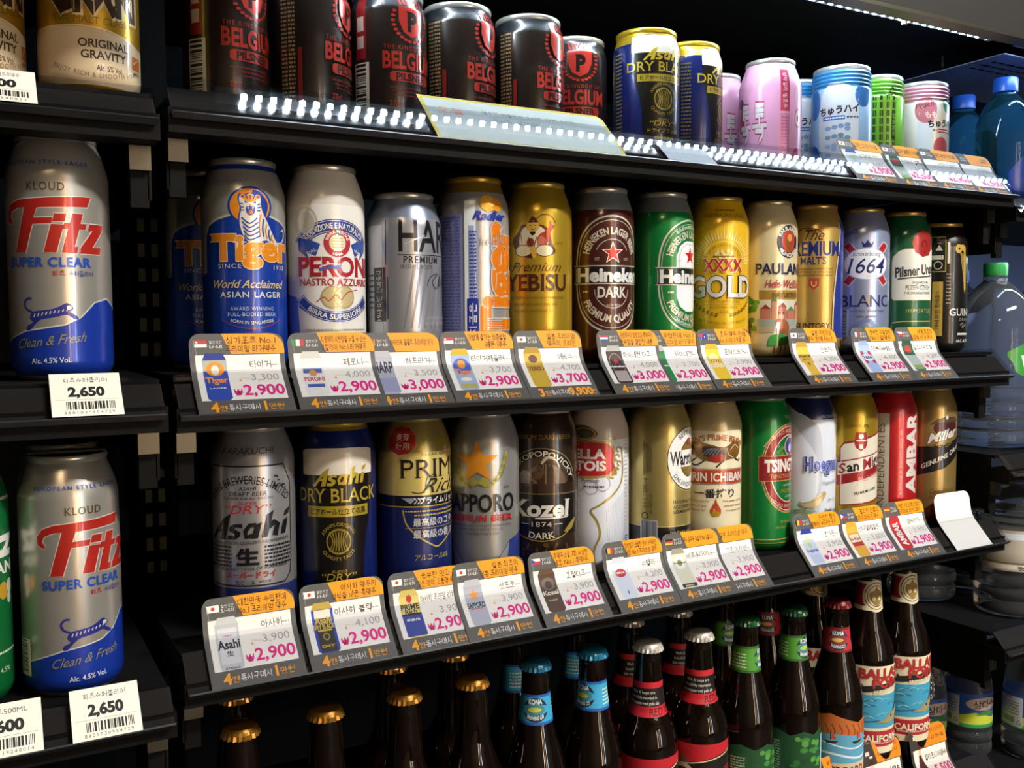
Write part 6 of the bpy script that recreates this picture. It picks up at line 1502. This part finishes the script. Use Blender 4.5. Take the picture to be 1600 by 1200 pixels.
def b_ballast(a):
    a.pt = 'neck_label'; a.rect(-74, 212, 74, 246, 'd2c8a8'); a.rect(-74, 217, 10, 243, '8f2024')
    a.pt = 'emblem'; a.ell(14, 229, 37, 19, 'd2c8a8', 28); a.ell(14, 229, 32, 16, '2a221c', 28); a.ell(14, 229, 30, 15, 'd8cca8', 26); a.ring(14, 229, 11.8, 12.6, '2a221c', 26, 2.0); a.curve([(0, 222), (-6, 232), (8, 236), (14, 241), (20, 236), (34, 232), (28, 222), (14, 217)], None, '8a6c34', 3, True); a.ell(6, 226, 5, 2.4, 'd8cca8', 10); a.ell(22, 226, 5, 2.4, 'd8cca8', 10)
    a.pt = 'body_label'; a.rect(-54, 46, 60, 150, 'd8ceac'); a.rect(-26, 76, 58, 116, '3f95b4'); a.rect(-26, 54, 58, 72, 'a82a2c')
    for k in range(40): a.poly([(-26 + k * 2.1, 72), (-25 + k * 2.1, 73.4), (-24 + k * 2.1, 72)], 'a82a2c') if k < 39 else None
    a.pt = 'emblem'
    rnd = random.Random(9)
    for k in range(16): u = rnd.uniform(-22, 40); v = rnd.uniform(80, 112); a.curve([(u, v), (u + 6, v + 3), (u + 14, v + 1)], .9, rnd.choice(('6cb4cc', '2a6a94', '8cc8d8')), 3)
    a.curve([(4, 84), (14, 86), (22, 92), (34, 98), (46, 112), (58, 114), (58, 96), (44, 92), (30, 84), (18, 82)], None, '9a8a5c', 3, True); a.curve([(30, 94), (44, 108), (58, 112), (58, 104), (44, 100)], None, '3a4a54', 3, True); a.line([(-20, 82), (8, 86)], 1.0, '2a4a6a'); a.ell(26, 90, 1.6, 1.6, '1c1a18', 10)
    a.poly([(-18, 118), (60, 128), (60, 135), (-12, 126), (-14, 129)], '1f1d1c')
    a.pt = 'lettering'; a.t('BALLAST', 17, 142, 11.5, 'a82a2c', 70, b=.04, slope=.03); a.t('POINT', 24, 130.5, 10.5, 'a82a2c', 50, b=.04, slope=.03); a.t('BREWING COMPANY', 28, 122.6, 4.4, 'd8ceac', 56, b=.03, slope=.13)
    a.t('CALIFORNIA', 16, 64, 7.6, 'e2d8bc', 66, b=.03); a.dashes(-14, 40, 58.5, 1.6, 'd8a89a')

ZB = 0.700
GC = ('a8762a', 'met')
for x, y, lb in ((.171, .76, 'dark bottle with gold cap nearest the shelf end'), (.242, .76, 'dark bottle with gold cap, second from the shelf end'),
                 (.314, .76, 'dark bottle with gold cap, third from the shelf end'), (.381, .76, 'dark bottle with gold cap beside the blue necked bottle'),
                 (.184, .835, 'dark bottle with gold cap in the second row nearest the shelf end'), (.331, .835, 'dark bottle with gold cap in the second row under the third card'),
                 (.397, .835, 'dark bottle with gold cap in the second row behind the orange star card')):
    bottle(x, y, ZB, BP2, 0, None, 'a8762a', lb, capfin='met')
bottle(.448, .76, ZB, BP1, 0, b_blue, '1f6a8c', 'bottle with blue neck label, emblem turned to the front')
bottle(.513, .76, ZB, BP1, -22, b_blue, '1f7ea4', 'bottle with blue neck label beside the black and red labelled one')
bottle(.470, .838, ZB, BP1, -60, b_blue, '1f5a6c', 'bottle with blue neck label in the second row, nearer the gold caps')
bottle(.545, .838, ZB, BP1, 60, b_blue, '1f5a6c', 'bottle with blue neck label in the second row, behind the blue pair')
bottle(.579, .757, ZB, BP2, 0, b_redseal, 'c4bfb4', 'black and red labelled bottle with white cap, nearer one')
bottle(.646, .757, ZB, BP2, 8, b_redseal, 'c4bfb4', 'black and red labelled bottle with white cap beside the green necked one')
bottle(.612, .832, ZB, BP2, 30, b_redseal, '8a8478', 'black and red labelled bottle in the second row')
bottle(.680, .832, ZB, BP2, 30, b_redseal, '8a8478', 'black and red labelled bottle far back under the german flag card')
bottle(.714, .76, ZB, BP1, 48, b_green, '1f5a34', 'bottle with green neck label, nearer one')
bottle(.785, .76, ZB, BP1, 34, b_green, '1f5a34', 'bottle with green neck label beside the red necked one')
bottle(.752, .838, ZB, BP1, 20, b_green, '1f5a34', 'bottle with green neck label in the second row')
bottle(.849, .755, ZB, BP1, 4, b_red, '6a1c1e', 'bottle with red neck label and a beach picture')
bottle(.822, .838, ZB, BP1, 0, b_red, '6a1c1e', 'bottle with red cap in the second row')
bottle(.913, .765, ZB, BP3, 8, b_ballast, 'b8ac90', 'tall bottle with a fish label, nearer one')
bottle(.977, .765, ZB, BP3, 8, b_ballast, 'b8ac90', 'tall bottle with a fish label at the shelf end')
bottle(.905, .842, ZB, BP3, 8, b_ballast, 'b8ac90', 'tall bottle with a fish label in the second row')

# ------------------------------------------------------------------ water bottles in the next bay
def water(x, y, z, prof, m, capcol, label, u0=0, art=None, capr=15, caph=16, fin='wht'):
    r = empty('water_bottle', (x, y, z), facing(x, y) + u0 / 33, label, 'bottle', 'bottled water')
    key = ('water', id(prof), m.name)
    shared(key, 'shell', lambda: lathe('shell', [(p / 1000, q / 1000) for p, q in prof], m, r, n=48, sharp=55), r)
    h = prof[-1][1]
    V, F = [], []; n = 48
    for i, (rr, zz) in enumerate(((capr, h - 2), (capr, h + caph - 1.5), (capr - 1.2, h + caph), (0, h + caph))):
        for k in range(n):
            t = 2 * PI * k / n; q = rr - (0.5 if (k % 2 and i < 2) else 0); V.append((q * math.cos(t) / 1000, q * math.sin(t) / 1000, zz / 1000))
    for i in range(3):
        for k in range(n): F.append((i * n + k, i * n + (k + 1) % n, (i + 1) * n + (k + 1) % n, (i + 1) * n + k))
    o = make('screw_cap', V, F, mat(capcol, 'pla'), None, True, r); o.data.set_sharp_from_angle(angle=math.radians(40))
    if art:
        A = Art(fin, 0.02); art(A)
        A.build(r, cyl_map([(p / 1000, q / 1000) for p, q in prof]), 33 * 2 * PI / SEG, sorted(q for _, q in prof))
    return r

def ribs(r, z0, z1, n, d=1.4):
    out = []; s = (z1 - z0) / n
    for k in range(n): out += [(r, z0 + k * s), (r, z0 + k * s + s * .55), (r - d, z0 + k * s + s * .70), (r - d, z0 + k * s + s * .85)]
    return out
WA = [(24, 0), (33, 2), (35, 6), (35, 92), (34, 104), (30, 118), (24, 130), (17, 139), (13.5, 143), (13.5, 148)]
WB = [(36, 0), (48, 3), (52, 10)] + ribs(52, 12, 84, 4, 2.0) + [(52, 86), (52, 150), (50, 168), (44, 186), (34, 202), (22, 214), (15, 220), (15, 228)]
WC = [(32, 0), (43, 3), (46, 8)] + ribs(46, 10, 62, 3, 2.0) + [(46, 64), (46, 118), (43, 124)] + ribs(45, 126, 146, 2, 2.0) + [(40, 158), (28, 168), (15, 174), (14, 178)]
WD = [(24, 0), (30, 2), (33, 6)] + ribs(33, 8, 40, 2, 1.6) + [(33, 42), (33, 92), (31, 100), (30, 112), (26, 128), (19, 142), (13.5, 150), (13.5, 158)]
def w_blue(a): a.pt = 'lettering'; a.t('FIJI', 0, 52, 22, 'dfe6ec', 44, se=.04); a.pt = 'printed_label'; a.ell(-40, 40, 14, 18, '2a5fc0', 20)
def w_blue2(a): a.pt = 'printed_label'; a.poly([(-14, 4), (60, 4), (60, 70), (20, 66), (0, 58), (-14, 40)], '2348b0')
def w_jug(a):
    a.pt = 'printed_label'
    P = [(28 + 24 * math.cos(t) * (1 + .12 * math.sin(5 * t)), 118 + 26 * math.sin(t) * (1 + .1 * math.cos(4 * t))) for t in [2 * PI * k / 36 for k in range(36)]]
    a.poly(P, '2f8a2a'); a.ell(36, 134, 8, 7, 'a8b83a', 16); a.rect(-60, 88, -52, 132, '2f8a2a')
    a.pt = 'lettering'; a.t('Volvic', 36, 114, 15, 'e6ece4', 44, b=.05, sh=.2)
def w_pc(a): a.pt = 'printed_label'; a.rect(-104, 64, 104, 118, 'b5ad9c'); a.rect(-104, 64, 104, 73, 'd8d2c2'); a.rect(-104, 73, 104, 76, '7a6650'); a.rect(-104, 106, 104, 114, 'd0dae2'); a.pt = 'lettering'; a.t('평창수', 8, 68.5, 6, '1d1b1a', 26, b=.03)
def w_sam(a):
    a.pt = 'printed_label'; a.rect(-104, 44, 104, 92, '26509c'); a.rect(-104, 44, 104, 49, '2f8a4a'); a.poly([(-104, 49), (104, 49), (104, 58), (60, 64), (30, 58), (0, 66), (-30, 58), (-104, 60)], 'b8c43c'); a.rect(-58, 46, -20, 88, 'c4c8cc'); a.poly([(0, 62), (18, 70), (40, 62)], '3f7a34')
    a.pt = 'emblem'; a.ell(14, 78, 26, 9, 'c0a8a0', 24); a.barcode(-52, -30, 50, 60, True, '2a2a2a', 'c4c8cc'); a.line([(-28, 50), (-25, 56), (-22, 50)], 1.2, '2a2a2a', True)
    a.pt = 'lettering'; a.t('삼다수', 16, 78, 11, '231f1e', 36, b=.03, slope=.06)
    for k in range(5): a.dashes(-54, -24, 64 + k * 4, 1.3, '55585c', seed=k)
    a.t('제주', -40, 86, 4, 'b83a34', 14, b=.02)
water(1.166, .775, 1.400, WA, BLUEWATER, '1f55b8', 'large blue water bottle with blue cap in front', 20, w_blue2)
water(1.120, .860, 1.400, WA, BLUEWATER, '1f55b8', 'blue water bottle behind the peach can', 0, w_blue)
water(1.205, .862, 1.400, WA, BLUEWATER, '1f55b8', 'blue water bottle behind the large front one', 10, w_blue)
water(1.250, .775, 1.400, WA, BLUEWATER, '1f55b8', 'blue water bottle cut off by the picture edge', 10, w_blue)
water(1.185, .795, 1.085, WB, WATER, '3aa84a', 'clear ribbed water jug with green cap and leaf label', 8, w_jug)
water(1.305, .80, 1.085, WB, WATER, '3a78c8', 'clear ribbed water jug at the picture edge', 10, w_jug)
water(1.205, .775, 0.860, WC, WATER, '2a4a9a', 'large clear water bottle with cream label', 10, w_pc)
water(1.165, .885, 0.860, WC, WATER, '2a4a9a', 'clear water bottle behind the cream labelled one', 60, None)
water(1.139, .86, 0.640, WD, WATER, '2a6ac0', 'small water bottle with blue and green label beside the fish bottle', 10, w_sam)
water(1.212, .84, 0.640, WD, WATER, '2a6ac0', 'small water bottle with blue and green label in the middle', 10, w_sam)
water(1.275, .79, 0.640, WD, WATER, '2a6ac0', 'small water bottle with blue and green label at the picture edge', 14, w_sam)

water(1.175, .925, 1.085, WB, WATER, '3aa84a', 'clear ribbed water jug in the second row behind the leaf label jug')
water(1.290, .925, 1.085, WB, WATER, '3a78c8', 'clear ribbed water jug in the second row by the picture edge')
water(1.310, .785, 0.860, WC, WATER, '2a4a9a', 'clear water bottle beyond the cream labelled one', 20, w_pc)
water(1.275, .890, 0.860, WC, WATER, '2a4a9a', 'clear water bottle far back beyond the cream labelled one', 60)
water(1.175, .940, 0.640, WD, WATER, '2a6ac0', 'small water bottle in the second row of the lowest shelf', 20, w_sam)

def shelf_talker():
    r = empty('hanging_sheet', (1.30, 0.86, 1.5885), 0, 'grey blue printed sheet under the canopy above the blue bottles', 'sheet')
    box('sheet', -0.16, 0.16, -0.10, 0.08, 0.0, 0.0012, mat('7f8cae', 'pap'), r)
    A = Art('pap'); A.pt = 'lettering'
    for k in range(3): A.dashes(-140, 60, -70 + k * 16, 4, '6a7694', seed=k, word=14)
    A.build(r, lambda u, v, o: ((u / 1000, v / 1000, -(o) / 1000), Vector((0, 0, -1))))
    boxes('hanger', [(-0.15, -0.145, -0.002, 0.002, 0.0012, 0.0235), (0.145, 0.15, -0.002, 0.002, 0.0012, 0.0235)], STEEL, r)
shelf_talker()
